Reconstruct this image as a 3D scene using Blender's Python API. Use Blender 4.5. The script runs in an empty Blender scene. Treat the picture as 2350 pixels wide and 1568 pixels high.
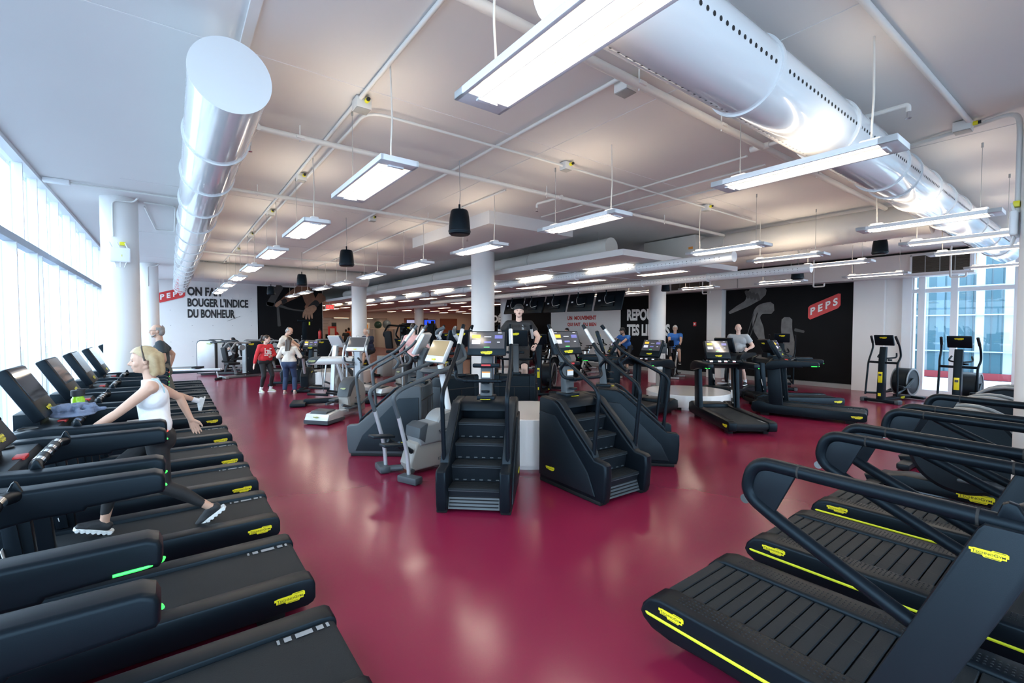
import bpy, bmesh, math, random
from mathutils import Vector, Matrix
random.seed(7)
C = bpy.context.scene.collection
SC = bpy.context.scene
PI = math.pi
R = math.radians

# ------------------------------------------------------------------ camera, sky, exposure
cam_data = bpy.data.cameras.new('camera')
cam = bpy.data.objects.new('camera', cam_data)
C.objects.link(cam)
cam.location = (0, 0, 1.85)
cam.rotation_euler = (R(90 - 1.865), 0, R(-36.86))
cam_data.sensor_width = 36.0
cam_data.lens = 16.0
cam_data.clip_start = 0.05
cam_data.clip_end = 300
SC.camera = cam

world = bpy.data.worlds.new('sky')
SC.world = world
world.use_nodes = True
wn = world.node_tree.nodes
wn['Background'].inputs[0].default_value = (0.66, 0.84, 1.0, 1)
wn['Background'].inputs[1].default_value = 5.9

SC.view_settings.view_transform = 'Standard'
SC.view_settings.look = 'None'
SC.view_settings.gamma = 1.0
SC.view_settings.use_curve_mapping = False
SC.view_settings.exposure = 0.36
SC.cycles.max_bounces = 7
SC.cycles.diffuse_bounces = 4
SC.cycles.glossy_bounces = 3
SC.cycles.transparent_max_bounces = 12
SC.cycles.sample_clamp_indirect = 6
SC.cycles.use_denoising = True
SC.cycles.adaptive_threshold = 0.02

# ------------------------------------------------------------------ materials
M = {}
def mat(name, col, rough=0.5, metal=0.0, emit=0.0, ecol=None, bump=None, spec=0.5, coat=0.0, var=None, tint=None):
    m = bpy.data.materials.new(name)
    m.use_nodes = True
    nt = m.node_tree
    b = nt.nodes['Principled BSDF']
    b.inputs['Base Color'].default_value = (*col, 1)
    b.inputs['Roughness'].default_value = rough
    b.inputs['Metallic'].default_value = metal
    b.inputs['Specular IOR Level'].default_value = spec
    b.inputs['Coat Weight'].default_value = coat
    if tint: b.inputs['Specular Tint'].default_value = (*tint, 1)
    if emit:
        b.inputs['Emission Color'].default_value = (*(ecol or col), 1)
        b.inputs['Emission Strength'].default_value = emit
    if bump or var:
        tc = nt.nodes.new('ShaderNodeTexCoord')
    if bump:                                   # (scale, strength)
        n = nt.nodes.new('ShaderNodeTexNoise'); n.inputs['Scale'].default_value = bump[0]
        n.inputs['Detail'].default_value = 3
        bp = nt.nodes.new('ShaderNodeBump'); bp.inputs['Strength'].default_value = bump[1]
        bp.inputs['Distance'].default_value = 0.01
        nt.links.new(tc.outputs['Object'], n.inputs['Vector'])
        nt.links.new(n.outputs['Fac'], bp.inputs['Height'])
        nt.links.new(bp.outputs['Normal'], b.inputs['Normal'])
    if var:                                    # (scale, second colour)
        n2 = nt.nodes.new('ShaderNodeTexNoise'); n2.inputs['Scale'].default_value = var[0]
        n2.inputs['Detail'].default_value = 4
        mx = nt.nodes.new('ShaderNodeMix'); mx.data_type = 'RGBA'
        mx.inputs['A'].default_value = (*col, 1); mx.inputs['B'].default_value = (*var[1], 1)
        nt.links.new(tc.outputs['Object'], n2.inputs['Vector'])
        nt.links.new(n2.outputs['Fac'], mx.inputs['Factor'])
        nt.links.new(mx.outputs['Result'], b.inputs['Base Color'])
    M[name] = m
    return m

mat('paint_white', (0.80, 0.78, 0.76), 0.55, var=(1.2, (0.74, 0.72, 0.70)))
mat('ceiling_paint', (0.74, 0.71, 0.69), 0.7, var=(0.7, (0.68, 0.66, 0.65)))
mat('duct_white', (0.80, 0.82, 0.83), 0.13, coat=0.6)
mat('duct_matt', (0.74, 0.71, 0.66), 0.45, var=(2, (0.68, 0.65, 0.60)))
mat('pipe_white', (0.76, 0.74, 0.70), 0.4)
mat('conduit', (0.70, 0.69, 0.66), 0.4)
mat('lamp_white', (0.82, 0.83, 0.84), 0.35)
mat('lamp_glow', (1, 0.93, 0.82), 0.5, emit=34.0, ecol=(1.0, 0.87, 0.70))
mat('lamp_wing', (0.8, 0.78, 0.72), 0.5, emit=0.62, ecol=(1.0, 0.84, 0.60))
mat('lamp_up', (1, 0.93, 0.82), 0.5, emit=15.0, ecol=(1.0, 0.84, 0.64))
mat('panel_glow', (1, 0.93, 0.82), 0.5, emit=6.5, ecol=(1.0, 0.80, 0.55))
mat('hole_black', (0.02, 0.02, 0.02), 0.9)
mat('black_plastic', (0.004, 0.006, 0.009), 0.36, bump=(900, 0.08), spec=0.20, tint=(0.62, 0.84, 1.0))
mat('charcoal', (0.009, 0.012, 0.016), 0.42, bump=(700, 0.08), spec=0.24, tint=(0.66, 0.86, 1.0))
mat('slate', (0.052, 0.064, 0.075), 0.42, spec=0.4)
mat('grey_plastic', (0.20, 0.215, 0.225), 0.38)
mat('warm_grey', (0.26, 0.25, 0.235), 0.36)
mat('silver', (0.58, 0.60, 0.61), 0.32, metal=0.35)
mat('pole_silver', (0.50, 0.53, 0.56), 0.3, metal=0.5)
mat('chrome', (0.75, 0.76, 0.77), 0.14, metal=1.0)
mat('belt_black', (0.008, 0.011, 0.014), 0.6, bump=(350, 0.25), spec=0.26, tint=(0.75, 0.9, 1.0), var=(3, (0.015, 0.018, 0.022)))
mat('rubber', (0.006, 0.007, 0.009), 0.7, spec=0.3)
mat('screen_dark', (0.012, 0.013, 0.015), 0.06, spec=0.7)
mat('screen_ui', (0.05, 0.05, 0.055), 0.1, emit=0.05, ecol=(0.5, 0.5, 0.55))
mat('ui_yellow', (0.7, 0.45, 0.05), 0.2, emit=0.5, ecol=(0.9, 0.55, 0.05))
mat('ui_white', (0.7, 0.7, 0.75), 0.2, emit=0.35, ecol=(0.8, 0.8, 0.9))
mat('ui_green', (0.1, 0.5, 0.15), 0.2, emit=0.4, ecol=(0.1, 0.7, 0.2))
mat('ui_violet', (0.12, 0.12, 0.3), 0.2, emit=0.25, ecol=(0.3, 0.3, 0.8))
mat('ui_red', (0.5, 0.05, 0.03), 0.2, emit=0.3, ecol=(0.7, 0.06, 0.04))
mat('ui_brown', (0.30, 0.22, 0.12), 0.1, emit=0.18, ecol=(0.5, 0.38, 0.22))
mat('badge_yellow', (0.80, 0.72, 0.02), 0.35)
mat('badge_pale', (0.55, 0.62, 0.28), 0.35)
mat('ink_black', (0.012, 0.012, 0.013), 0.5)
mat('lime', (0.72, 0.82, 0.03), 0.4)
mat('led_green', (0.05, 0.9, 0.1), 0.3, emit=1.6, ecol=(0.03, 1.0, 0.08))
mat('led_red', (0.9, 0.05, 0.05), 0.3, emit=2.0, ecol=(1.0, 0.05, 0.03))
mat('tag_red', (0.62, 0.04, 0.04), 0.4)
mat('label_white', (0.8, 0.8, 0.8), 0.5)
mat('label_orange', (0.85, 0.35, 0.06), 0.5)
mat('mark_grey', (0.22, 0.24, 0.26), 0.5)
mat('mural_black', (0.005, 0.005, 0.006), 0.6, spec=0.1, var=(1.5, (0.010, 0.010, 0.011)))
mat('mural_grey', (0.055, 0.055, 0.055), 0.55)
mat('mural_pale', (0.20, 0.20, 0.20), 0.55, var=(6, (0.06, 0.06, 0.06)))
mat('mural_skin', (0.30, 0.13, 0.07), 0.55, var=(5, (0.10, 0.042, 0.022)))
mat('mural_hand', (0.42, 0.24, 0.15), 0.55, var=(9, (0.2, 0.1, 0.06)))
mat('mural_bar', (0.06, 0.055, 0.05), 0.55, var=(5, (0.03, 0.03, 0.03)))
mat('sign_red', (0.62, 0.03, 0.03), 0.4)
mat('sign_white', (0.85, 0.84, 0.82), 0.4)
mat('letter_red', (0.55, 0.04, 0.035), 0.5)
mat('exit_red', (0.8, 0.03, 0.03), 0.4, emit=1.2, ecol=(1.0, 0.03, 0.02))
mat('frame_white', (0.80, 0.83, 0.86), 0.35)
mat('frame_grey', (0.36, 0.42, 0.52), 0.4)
mat('fin_blue', (0.30, 0.42, 0.66), 0.3)
mat('base_grey', (0.33, 0.335, 0.33), 0.5)
mat('drum_white', (0.82, 0.81, 0.80), 0.12, coat=0.4)
mat('grille_brown', (0.11, 0.095, 0.08), 0.6)
mat('wood', (0.42, 0.26, 0.13), 0.4)
mat('peach_wall', (0.74, 0.60, 0.50), 0.6)
mat('brick_red', (0.30, 0.09, 0.05), 0.6)
mat('ball_green', (0.02, 0.075, 0.06), 0.35)
mat('ball_blue', (0.20, 0.27, 0.33), 0.35)
mat('ball_yellow', (0.75, 0.42, 0.03), 0.4)
mat('skin', (0.62, 0.40, 0.30), 0.5, spec=0.35, var=(14, (0.54, 0.32, 0.235)))
mat('skin_pale', (0.72, 0.50, 0.41), 0.5, spec=0.35, var=(14, (0.66, 0.42, 0.34)))
mat('eye_dark', (0.05, 0.04, 0.035), 0.15)
mat('lip', (0.50, 0.22, 0.19), 0.45)
mat('hair_blond', (0.52, 0.40, 0.235), 0.42, var=(38, (0.30, 0.21, 0.11)))
mat('hair_black', (0.010, 0.008, 0.008), 0.4)
mat('hair_brown', (0.035, 0.018, 0.010), 0.4)
mat('hair_grey', (0.36, 0.34, 0.32), 0.5, var=(60, (0.22, 0.21, 0.20)))
mat('hair_white', (0.62, 0.60, 0.57), 0.5)
mat('cloth_white', (0.86, 0.87, 0.90), 0.75, bump=(120, 0.15))
mat('cloth_cream', (0.72, 0.67, 0.60), 0.8, bump=(120, 0.2))
mat('cloth_beige', (0.60, 0.52, 0.43), 0.8)
mat('cloth_black', (0.010, 0.011, 0.014), 0.7)
mat('cloth_charcoal', (0.028, 0.042, 0.052), 0.8)
mat('cloth_olive', (0.10, 0.105, 0.095), 0.8)
mat('cloth_red', (0.55, 0.020, 0.030), 0.75)
mat('cloth_orange', (0.80, 0.13, 0.03), 0.75)
mat('cloth_denim', (0.022, 0.045, 0.105), 0.8, bump=(300, 0.2))
mat('cloth_navy', (0.018, 0.026, 0.06), 0.8)
mat('cloth_blue', (0.035, 0.16, 0.50), 0.75)
mat('cloth_pink', (0.70, 0.42, 0.41), 0.75)
mat('cloth_grey', (0.40, 0.42, 0.44), 0.75)
mat('towel_blue', (0.17, 0.21, 0.31), 0.9, bump=(220, 0.6))
mat('shoe_white', (0.78, 0.80, 0.80), 0.5)
mat('shoe_sage', (0.55, 0.60, 0.48), 0.6)
mat('shoe_taupe', (0.42, 0.34, 0.31), 0.5)
mat('shoe_black', (0.012, 0.014, 0.018), 0.6)
mat('bottle_green', (0.34, 0.66, 0.03), 0.1, spec=0.6)
mat('screen_tv', (0.02, 0.05, 0.5), 0.2, emit=0.9, ecol=(0.02, 0.08, 0.8))
mat('screen_tv_pale', (0.4, 0.45, 0.7), 0.2, emit=0.7, ecol=(0.5, 0.55, 0.9))
mat('snow', (0.24, 0.26, 0.29), 0.8)
mat('gravel', (0.32, 0.34, 0.36), 0.9, var=(14, (0.75, 0.77, 0.8)))
mat('tile_teal', (0.028, 0.085, 0.115), 0.25)
mat('tile_sky', (0.070, 0.14, 0.185), 0.25)
mat('tile_pale', (0.34, 0.40, 0.44), 0.2)
mat('fin_glass', (0.60, 0.72, 0.86), 0.2)
mat('strap_blue', (0.45, 0.66, 0.74), 0.7)
mat('maroon_panel', (0.20, 0.02, 0.03), 0.4)

def floor_material():
    m = mat('floor_maroon', (0.20, 0.010, 0.036), 0.2, spec=0.55)
    nt = m.node_tree; b = nt.nodes['Principled BSDF']
    tc = nt.nodes.new('ShaderNodeTexCoord')
    n = nt.nodes.new('ShaderNodeTexNoise'); n.inputs['Scale'].default_value = 1.1; n.inputs['Detail'].default_value = 6
    rr = nt.nodes.new('ShaderNodeMapRange'); rr.inputs['From Min'].default_value = 0.3; rr.inputs['From Max'].default_value = 0.75
    rr.inputs['To Min'].default_value = 0.19; rr.inputs['To Max'].default_value = 0.25
    mx = nt.nodes.new('ShaderNodeMix'); mx.data_type = 'RGBA'
    mx.inputs['A'].default_value = (0.165, 0.009, 0.038, 1); mx.inputs['B'].default_value = (0.20, 0.012, 0.042, 1)
    nt.links.new(tc.outputs['Object'], n.inputs['Vector'])
    nt.links.new(n.outputs['Fac'], rr.inputs['Value']); nt.links.new(rr.outputs['Result'], b.inputs['Roughness'])
    nt.links.new(n.outputs['Fac'], mx.inputs['Factor']); nt.links.new(mx.outputs['Result'], b.inputs['Base Color'])
    n2 = nt.nodes.new('ShaderNodeTexNoise'); n2.inputs['Scale'].default_value = 3.5; n2.inputs['Detail'].default_value = 2
    bp = nt.nodes.new('ShaderNodeBump'); bp.inputs['Strength'].default_value = 0.03; bp.inputs['Distance'].default_value = 0.01
    nt.links.new(tc.outputs['Object'], n2.inputs['Vector']); nt.links.new(n2.outputs['Fac'], bp.inputs['Height'])
    nt.links.new(bp.outputs['Normal'], b.inputs['Normal'])
floor_material()

def glass_material(name, tint, refl=1.0):
    m = bpy.data.materials.new(name); m.use_nodes = True
    nt = m.node_tree; nt.nodes.clear()
    out = nt.nodes.new('ShaderNodeOutputMaterial')
    tr = nt.nodes.new('ShaderNodeBsdfTransparent'); tr.inputs[0].default_value = (*tint, 1)
    gl = nt.nodes.new('ShaderNodeBsdfGlossy'); gl.inputs['Roughness'].default_value = 0.02
    fr = nt.nodes.new('ShaderNodeFresnel'); fr.inputs['IOR'].default_value = 1.5
    mul = nt.nodes.new('ShaderNodeMath'); mul.operation = 'MULTIPLY'; mul.inputs[1].default_value = refl
    mx = nt.nodes.new('ShaderNodeMixShader')
    nt.links.new(fr.outputs[0], mul.inputs[0]); nt.links.new(mul.outputs[0], mx.inputs[0])
    nt.links.new(tr.outputs[0], mx.inputs[1]); nt.links.new(gl.outputs[0], mx.inputs[2])
    nt.links.new(mx.outputs[0], out.inputs[0])
    M[name] = m
glass_material('window_glass', (0.93, 0.97, 1.0))
glass_material('bottle_glass', (0.72, 0.95, 0.30))

# ------------------------------------------------------------------ mesh helpers
class MB:
    """Collects shapes; build() links them as ONE mesh object. Each shape may carry its own material."""
    def __init__(s): s.v = []; s.f = []; s.m = []; s.mats = []
    def slot(s, m):
        m = M[m] if isinstance(m, str) else m
        if m not in s.mats: s.mats.append(m)
        return s.mats.index(m)
    def add(s, vs, fs, m=None):
        o = len(s.v); s.v += [tuple(v) for v in vs]; s.f += [[i + o for i in f] for f in fs]
        k = s.slot(m) if m else -1
        s.m += [k] * len(fs)
        return s
    def bm(s, b, m=None, xf=None):
        b.verts.ensure_lookup_table(); b.verts.index_update()
        vs = [(xf @ v.co) if xf else v.co.copy() for v in b.verts]
        fs = [[v.index for v in f.verts] for f in b.faces]
        b.free(); return s.add(vs, fs, m)
    def box(s, c, d, m=None, bev=0.0, rot=None, seg=2):
        b = bmesh.new(); bmesh.ops.create_cube(b, size=1)
        for v in b.verts: v.co = Vector((v.co.x * d[0], v.co.y * d[1], v.co.z * d[2]))
        if bev: bmesh.ops.bevel(b, geom=list(b.edges), offset=min(bev, min(d) * 0.49), segments=seg, affect='EDGES', profile=0.5)
        xf = Matrix.Translation(Vector(c))
        if rot: xf = xf @ Matrix.Rotation(rot[0], 4, 'Z') @ Matrix.Rotation(rot[1], 4, 'Y') @ Matrix.Rotation(rot[2], 4, 'X')
        return s.bm(b, m, xf)
    def prism(s, prof, y0, y1, m=None, bev=0.0, plane='xz', seg=2):
        """extrude a polygon given in plane ('xz' along y, 'xy' along z, 'yz' along x)"""
        P = {'xz': lambda a, b, t: (a, t, b), 'xy': lambda a, b, t: (a, b, t), 'yz': lambda a, b, t: (t, a, b)}[plane]
        b = bmesh.new()
        lo = [b.verts.new(P(p[0], p[1], y0)) for p in prof]; hi = [b.verts.new(P(p[0], p[1], y1)) for p in prof]
        n = len(prof)
        b.faces.new(lo); b.faces.new(hi[::-1])
        for i in range(n): b.faces.new((lo[i], hi[i], hi[(i + 1) % n], lo[(i + 1) % n]))
        bmesh.ops.recalc_face_normals(b, faces=list(b.faces))
        if bev:
            es = [e for e in b.edges if (e.verts[0] in lo) == (e.verts[1] in lo) and e.calc_face_angle(0) > 0.6]
            bmesh.ops.bevel(b, geom=es, offset=bev, segments=seg, affect='EDGES', profile=0.5, clamp_overlap=True)
        return s.bm(b, m)
    def cyl(s, p0, p1, r0, r1=None, m=None, n=20, caps=True):
        r1 = r0 if r1 is None else r1
        p0, p1 = Vector(p0), Vector(p1); d = (p1 - p0).normalized()
        u = d.orthogonal().normalized(); w = d.cross(u)
        vs = []
        for p, r in ((p0, r0), (p1, r1)):
            for i in range(n):
                a = 2 * PI * i / n; vs.append(p + (u * math.cos(a) + w * math.sin(a)) * r)
        fs = [[i, (i + 1) % n, n + (i + 1) % n, n + i] for i in range(n)]
        if caps: fs += [list(range(n))[::-1], list(range(n, 2 * n))]
        return s.add(vs, fs, m)
    def tube(s, pts, r, m=None, n=10, rad=0.0, caps=True, k=5):
        """swept tube along a polyline, corners rounded with radius rad"""
        pts = [Vector(p) for p in pts]
        if rad:
            q = [pts[0]]
            for a, b, c in zip(pts, pts[1:], pts[2:]):
                e0, e1 = a - b, c - b
                t = min(rad, e0.length * 0.48, e1.length * 0.48)
                A, B = b + e0.normalized() * t, b + e1.normalized() * t
                for i in range(k + 1):
                    u = i / k; q.append(A * (1 - u) ** 2 + b * 2 * u * (1 - u) + B * u ** 2)
            q.append(pts[-1]); pts = q
        rr = r if isinstance(r, (list, tuple)) else [r] * len(pts)
        if len(rr) != len(pts): rr = [rr[0] + (rr[-1] - rr[0]) * i / (len(pts) - 1) for i in range(len(pts))]
        vs = []; fs = []; u = None
        for i, p in enumerate(pts):
            d = (pts[min(i + 1, len(pts) - 1)] - pts[max(i - 1, 0)]).normalized()
            if u is None: u = d.orthogonal().normalized()
            else:
                u = (u - d * u.dot(d)); u = u.normalized() if u.length > 1e-6 else d.orthogonal().normalized()
            w = d.cross(u)
            for j in range(n):
                a = 2 * PI * j / n; vs.append(p + (u * math.cos(a) + w * math.sin(a)) * rr[i])
        for i in range(len(pts) - 1):
            for j in range(n): fs.append([i * n + j, i * n + (j + 1) % n, (i + 1) * n + (j + 1) % n, (i + 1) * n + j])
        if caps: fs += [list(range(n))[::-1], list(range((len(pts) - 1) * n, len(pts) * n))]
        return s.add(vs, fs, m)
    def lathe(s, prof, c=(0, 0, 0), m=None, n=32, axis='z'):
        vs = []; fs = []
        for r, h in prof:
            for i in range(n):
                a = 2 * PI * i / n
                p = (r * math.cos(a), r * math.sin(a), h)
                if axis == 'y': p = (p[0], p[2], p[1])
                if axis == 'x': p = (p[2], p[0], p[1])
                vs.append((p[0] + c[0], p[1] + c[1], p[2] + c[2]))
        for k in range(len(prof) - 1):
            for i in range(n): fs.append([k * n + i, k * n + (i + 1) % n, (k + 1) * n + (i + 1) % n, (k + 1) * n + i])
        if prof[0][0] > 1e-5: fs.append(list(range(n))[::-1])
        if prof[-1][0] > 1e-5: fs.append(list(range((len(prof) - 1) * n, len(prof) * n)))
        return s.add(vs, fs, m)
    def ball(s, c, r, m=None, n=16, rot=None):
        r = (r, r, r) if not isinstance(r, (tuple, list)) else r
        b = bmesh.new(); bmesh.ops.create_uvsphere(b, u_segments=n, v_segments=max(6, n * 2 // 3), radius=1)
        xf = Matrix.Translation(Vector(c))
        if rot is not None: xf = xf @ rot
        return s.bm(b, m, xf @ Matrix.Diagonal((*r, 1)))
    def quad(s, p, m=None):
        return s.add(p, [list(range(len(p)))], m)
    def build(s, name, m=None, parent=None, loc=None, sharp=35):
        me = bpy.data.meshes.new(name)
        me.from_pydata(s.v, [], s.f)
        base = s.slot(m) if m else 0
        for mm in s.mats: me.materials.append(mm)
        me.polygons.foreach_set('material_index', [base if k < 0 else k for k in s.m])
        b = bmesh.new(); b.from_mesh(me); bmesh.ops.recalc_face_normals(b, faces=list(b.faces)); b.to_mesh(me); b.free()
        me.polygons.foreach_set('use_smooth', [True] * len(me.polygons))
        me.set_sharp_from_angle(angle=R(sharp))
        me.update()
        o = bpy.data.objects.new(name, me); C.objects.link(o)
        if parent: o.parent = parent
        if loc: o.location = loc
        return o

def thing(name, label, cat, loc=(0, 0, 0), deg=0, group=None):
    o = bpy.data.objects.new(name, None); C.objects.link(o)
    o.empty_display_size = 0.1
    o.location = loc; o.rotation_euler = (0, 0, R(deg)); o['label'] = label; o['category'] = cat
    if group: o['group'] = group
    return o
def tag(o, label, cat, group=None):
    o['label'] = label; o['category'] = cat
    if group: o['group'] = group
    return o
def struct(o):
    o['kind'] = 'structure'; return o
def copy_tree(o, parent=None):
    c = o.copy(); C.objects.link(c)
    if parent: c.parent = parent
    for ch in list(o.children): copy_tree(ch, c)
    return c
def place(proto, used, loc, deg, label, group=None):
    """the first call moves the thing itself, the later ones copy it with its parts"""
    o = copy_tree(proto) if proto.name in used else proto
    used.add(proto.name)
    o.location = loc; o.rotation_euler = (0, 0, R(deg)); o['label'] = label
    if group: o['group'] = group
    return o
USED = set()

def text_mb(body, width=None, height=None, bold=0.0, small=False, condense=None):
    """flat outline letters in the xy plane, lower left corner at 0,0: (verts, faces, w, h)"""
    cu = bpy.data.curves.new('lettering', 'FONT'); cu.body = body; cu.size = 1.0; cu.offset = bold
    cu.resolution_u = 3
    if small:
        for i, ch in enumerate(body):
            if ch.islower(): cu.body_format[i].use_small_caps = True
        cu.small_caps_scale = 0.78
    o = bpy.data.objects.new('lettering', cu); C.objects.link(o)
    dg = bpy.context.evaluated_depsgraph_get()
    me = bpy.data.meshes.new_from_object(o.evaluated_get(dg))
    vs = [v.co.copy() for v in me.vertices]; fs = [list(p.vertices) for p in me.polygons]
    bpy.data.objects.remove(o); bpy.data.curves.remove(cu); bpy.data.meshes.remove(me)
    x0 = min(v.x for v in vs); x1 = max(v.x for v in vs); y0 = min(v.y for v in vs); y1 = max(v.y for v in vs)
    sx = sy = 1.0
    if height: sy = height / (y1 - y0)
    sx = width / (x1 - x0) if width else sy * (condense or 1)
    if not height: sy = sx
    vs = [Vector(((v.x - x0) * sx, (v.y - y0) * sy, 0)) for v in vs]
    return vs, fs, (x1 - x0) * sx, (y1 - y0) * sy

BADGE_OUT = [(0, .80), (0, .52), (.06, .52), (.06, .20), (.34, .20), (.38, 0), (.80, 0), (.84, .20), (.95, .20), (.95, .48), (1, .48), (1, .86), (.95, 1), (.60, 1), (.56, .86), (.12, .86), (.08, .80)]
_t = text_mb('TechnoGym', width=0.84, height=0.34, bold=0.002, small=True)
def badge(name, w, parent, loc, xf, m='badge_yellow', ink='ink_black', ratio=0.30):
    """yellow maker's plate with its lettering; xf maps plate x,y,normal to the part's axes"""
    key = ('badge', round(w, 3), m)
    h = w * ratio
    b = MB()
    def T(p, z): return (p[0] * w - w / 2, p[1] * h - h / 2, z)
    n = len(BADGE_OUT)
    vs = [T(p, 0) for p in BADGE_OUT] + [T(p, 0.003) for p in BADGE_OUT]
    fs = [list(range(n, 2 * n))] + [[i, (i + 1) % n, n + (i + 1) % n, n + i] for i in range(n)]
    b.add(vs, fs, m)
    b.add([((v.x + 0.08) * w - w / 2, (v.y + 0.36) * h - h / 2, 0.0045) for v in _t[0]], _t[1], ink)
    for a, c, y in ((0.10, 0.36, 0.27), (0.42, 0.78, 0.08), (0.62, 0.93, 0.90)):
        b.add([T((a, y), .0045), T((c, y), .0045), T((c, y + .05), .0045), T((a, y + .05), .0045)], [[0, 1, 2, 3]], ink)
    me = b.build(name, m, parent)
    me.matrix_local = Matrix.Translation(Vector(loc)) @ xf.to_4x4()
    return me
# plate orientations: reading direction, up, outward normal
def orient(right, up):
    r = Vector(right).normalized(); u = Vector(up).normalized(); n = r.cross(u)
    return Matrix((r, u, n)).transposed()
# ------------------------------------------------------------------ the room
def slab(name, lo, hi, m, bev=0.0):
    b = MB(); c = [(a + d) / 2 for a, d in zip(lo, hi)]; d = [d - a for a, d in zip(lo, hi)]
    b.box(c, d, m, bev); return b
ZC = 3.82
LOUT = [(-1.55, -1.95), (16.35, -1.95), (16.35, 24.4), (24.5, 24.4), (24.5, 41.3), (-1.55, 41.3)]
fb = MB(); fb.prism(LOUT, -0.12, 0.0, 'floor_maroon', plane='xy'); struct(fb.build('floor', 'floor_maroon'))
cb = MB(); cb.prism(LOUT, ZC, ZC + 0.2, 'ceiling_paint', plane='xy')
cb.box((0.45, 8.9, ZC - 0.012), (0.06, 21.6, 0.03), 'ceiling_paint')
for y in (0.9, 5.1, 9.3, 13.5): cb.box((7.5, y + 2.9, ZC - 0.002), (16, 0.012, 0.006), 'ceiling_paint')
for x in (3.4, 6.6): cb.box((x, 9, ZC - 0.002), (0.012, 20, 0.006), 'ceiling_paint')
struct(cb.build('ceiling', 'ceiling_paint'))
b = slab('wall_north', (-1.5, 24.1, 0), (6.15, 24.35, ZC), 'paint_white')
for z in (0.55, 1.2, 1.9, 2.55, 3.15):
    for i in range(6): b.cyl((-0.75 + i * 0.75, 24.105, z), (-0.75 + i * 0.75, 24.094, z), 0.014, m='base_grey', n=10)
struct(b.build('wall_north', 'paint_white'))
struct(slab('', (6.0, 24.35, 0), (6.15, 38.1, ZC), 'peach_wall').build('wall_inner', 'peach_wall'))
b = MB(); b.box((10.6, 38.1, 2.95), (9.0, 0.2, 0.75), 'peach_wall'); b.box((19.8, 38.1, 1.65), (9.4, 0.2, 3.3), 'peach_wall')
b.box((17.7, 37.98, 1.3), (2.3, 0.06, 2.6), 'brick_red'); b.box((21.0, 37.98, 1.3), (1.8, 0.06, 2.6), 'brick_red')
struct(b.build('wall_far', 'peach_wall'))
b = MB(); b.box((10.6, 41.1, 1.3), (9.2, 0.15, 2.6), 'paint_white'); b.box((6.1, 39.6, 1.3), (0.15, 3.0, 2.6), 'paint_white'); b.box((15.1, 39.6, 1.3), (0.15, 3.0, 2.6), 'paint_white')
struct(b.build('wall_recess', 'paint_white'))
struct(slab('', (6.0, 38.2, 2.6), (15.2, 41.2, 2.7), 'paint_white').build('ceiling_recess', 'paint_white'))
struct(slab('', (16.1, 3.35, 0), (16.35, 24.6, ZC), 'paint_white').build('wall_east', 'paint_white'))
struct(slab('', (15.93, 3.95, 0), (16.12, 4.67, 3.2), 'paint_white').build('trim_1', 'paint_white'))
struct(slab('', (15.80, 8.56, 0), (16.12, 9.12, 3.2), 'paint_white').build('trim_2', 'paint_white'))
struct(slab('', (16.1, 24.4, 0), (24.4, 24.6, ZC), 'peach_wall').build('wall_return', 'peach_wall'))
struct(slab('', (24.2, 24.5, 0), (24.4, 38.2, ZC), 'peach_wall').build('wall_deep', 'peach_wall'))
struct(slab('', (16.04, 4.67, 0.0), (16.10, 24.4, 0.13), 'base_grey').build('baseboard_east', 'base_grey'))
struct(slab('', (-1.4, 24.04, 0), (3.25, 24.10, 0.13), 'base_grey').build('baseboard_north', 'base_grey'))
# bulkhead along the east wall, with joints and grilles
b = slab('', (15.6, 2.15, 3.17), (16.2, 24.4, 3.76), 'paint_white')
for y in (4.6, 6.2, 7.9, 9.6, 11.4, 13.2): b.box((15.6, y, 3.46), (0.012, 0.03, 0.56), 'base_grey')
b.box((15.9, 13.2, 3.79), (0.4, 22.3, 0.05), 'hole_black')
struct(b.build('trim_3', 'paint_white'))
def grille(y0, y1, label):
    t = thing('wall_grille', label, 'grille', (15.6, (y0 + y1) / 2, 3.21))
    w = y1 - y0
    b = MB(); b.box((0.0, 0, 0.26), (0.02, w, 0.46), 'grille_brown'); b.build('backing', None, t)
    b = MB()
    for zz in (0.02, 0.50): b.box((-0.015, 0, zz), (0.05, w + 0.06, 0.04), 'lamp_white')
    for yy in (-w / 2, w / 2): b.box((-0.015, yy, 0.26), (0.05, 0.04, 0.5), 'lamp_white')
    for k in range(1, 4): b.box((-0.012, -w / 2 + k * w / 4, 0.26), (0.03, 0.02, 0.46), 'base_grey')
    b.build('frame', None, t)
    b = MB()
    for k in range(16): b.box((-0.016, 0, 0.05 + k * 0.028), (0.022, w - 0.03, 0.008), 'grille_brown', rot=(0, 0.5, 0))
    b.build('louver', None, t)
grille(2.2, 3.32, 'brown louvered air grille at the window end of the bulkhead')
grille(8.9, 10.5, 'brown louvered air grille in the bulkhead above the white pilaster')

# columns
def column(name, x, y, r, z=ZC):
    b = MB(); b.lathe([(r, 0), (r, z)], (x, y, 0), 'paint_white', n=48)
    return struct(b.build(name, 'paint_white'))
column('column_1', -0.60, 9.30, 0.228)
column('column_2', -0.50, 18.2, 0.228)
column('column_3', 5.93, 9.06, 0.275)
column('column_4', 5.80, 17.5, 0.275)
column('column_5', 12.98, 9.25, 0.275)
column('column_6', 5.97, 0.28, 0.265)
column('column_7', 12.4, 26.2, 0.28, 3.1)
column('column_8', 12.85, 17.6, 0.275)
column('column_9', 10.6, 33.0, 0.28, 3.1)

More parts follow.
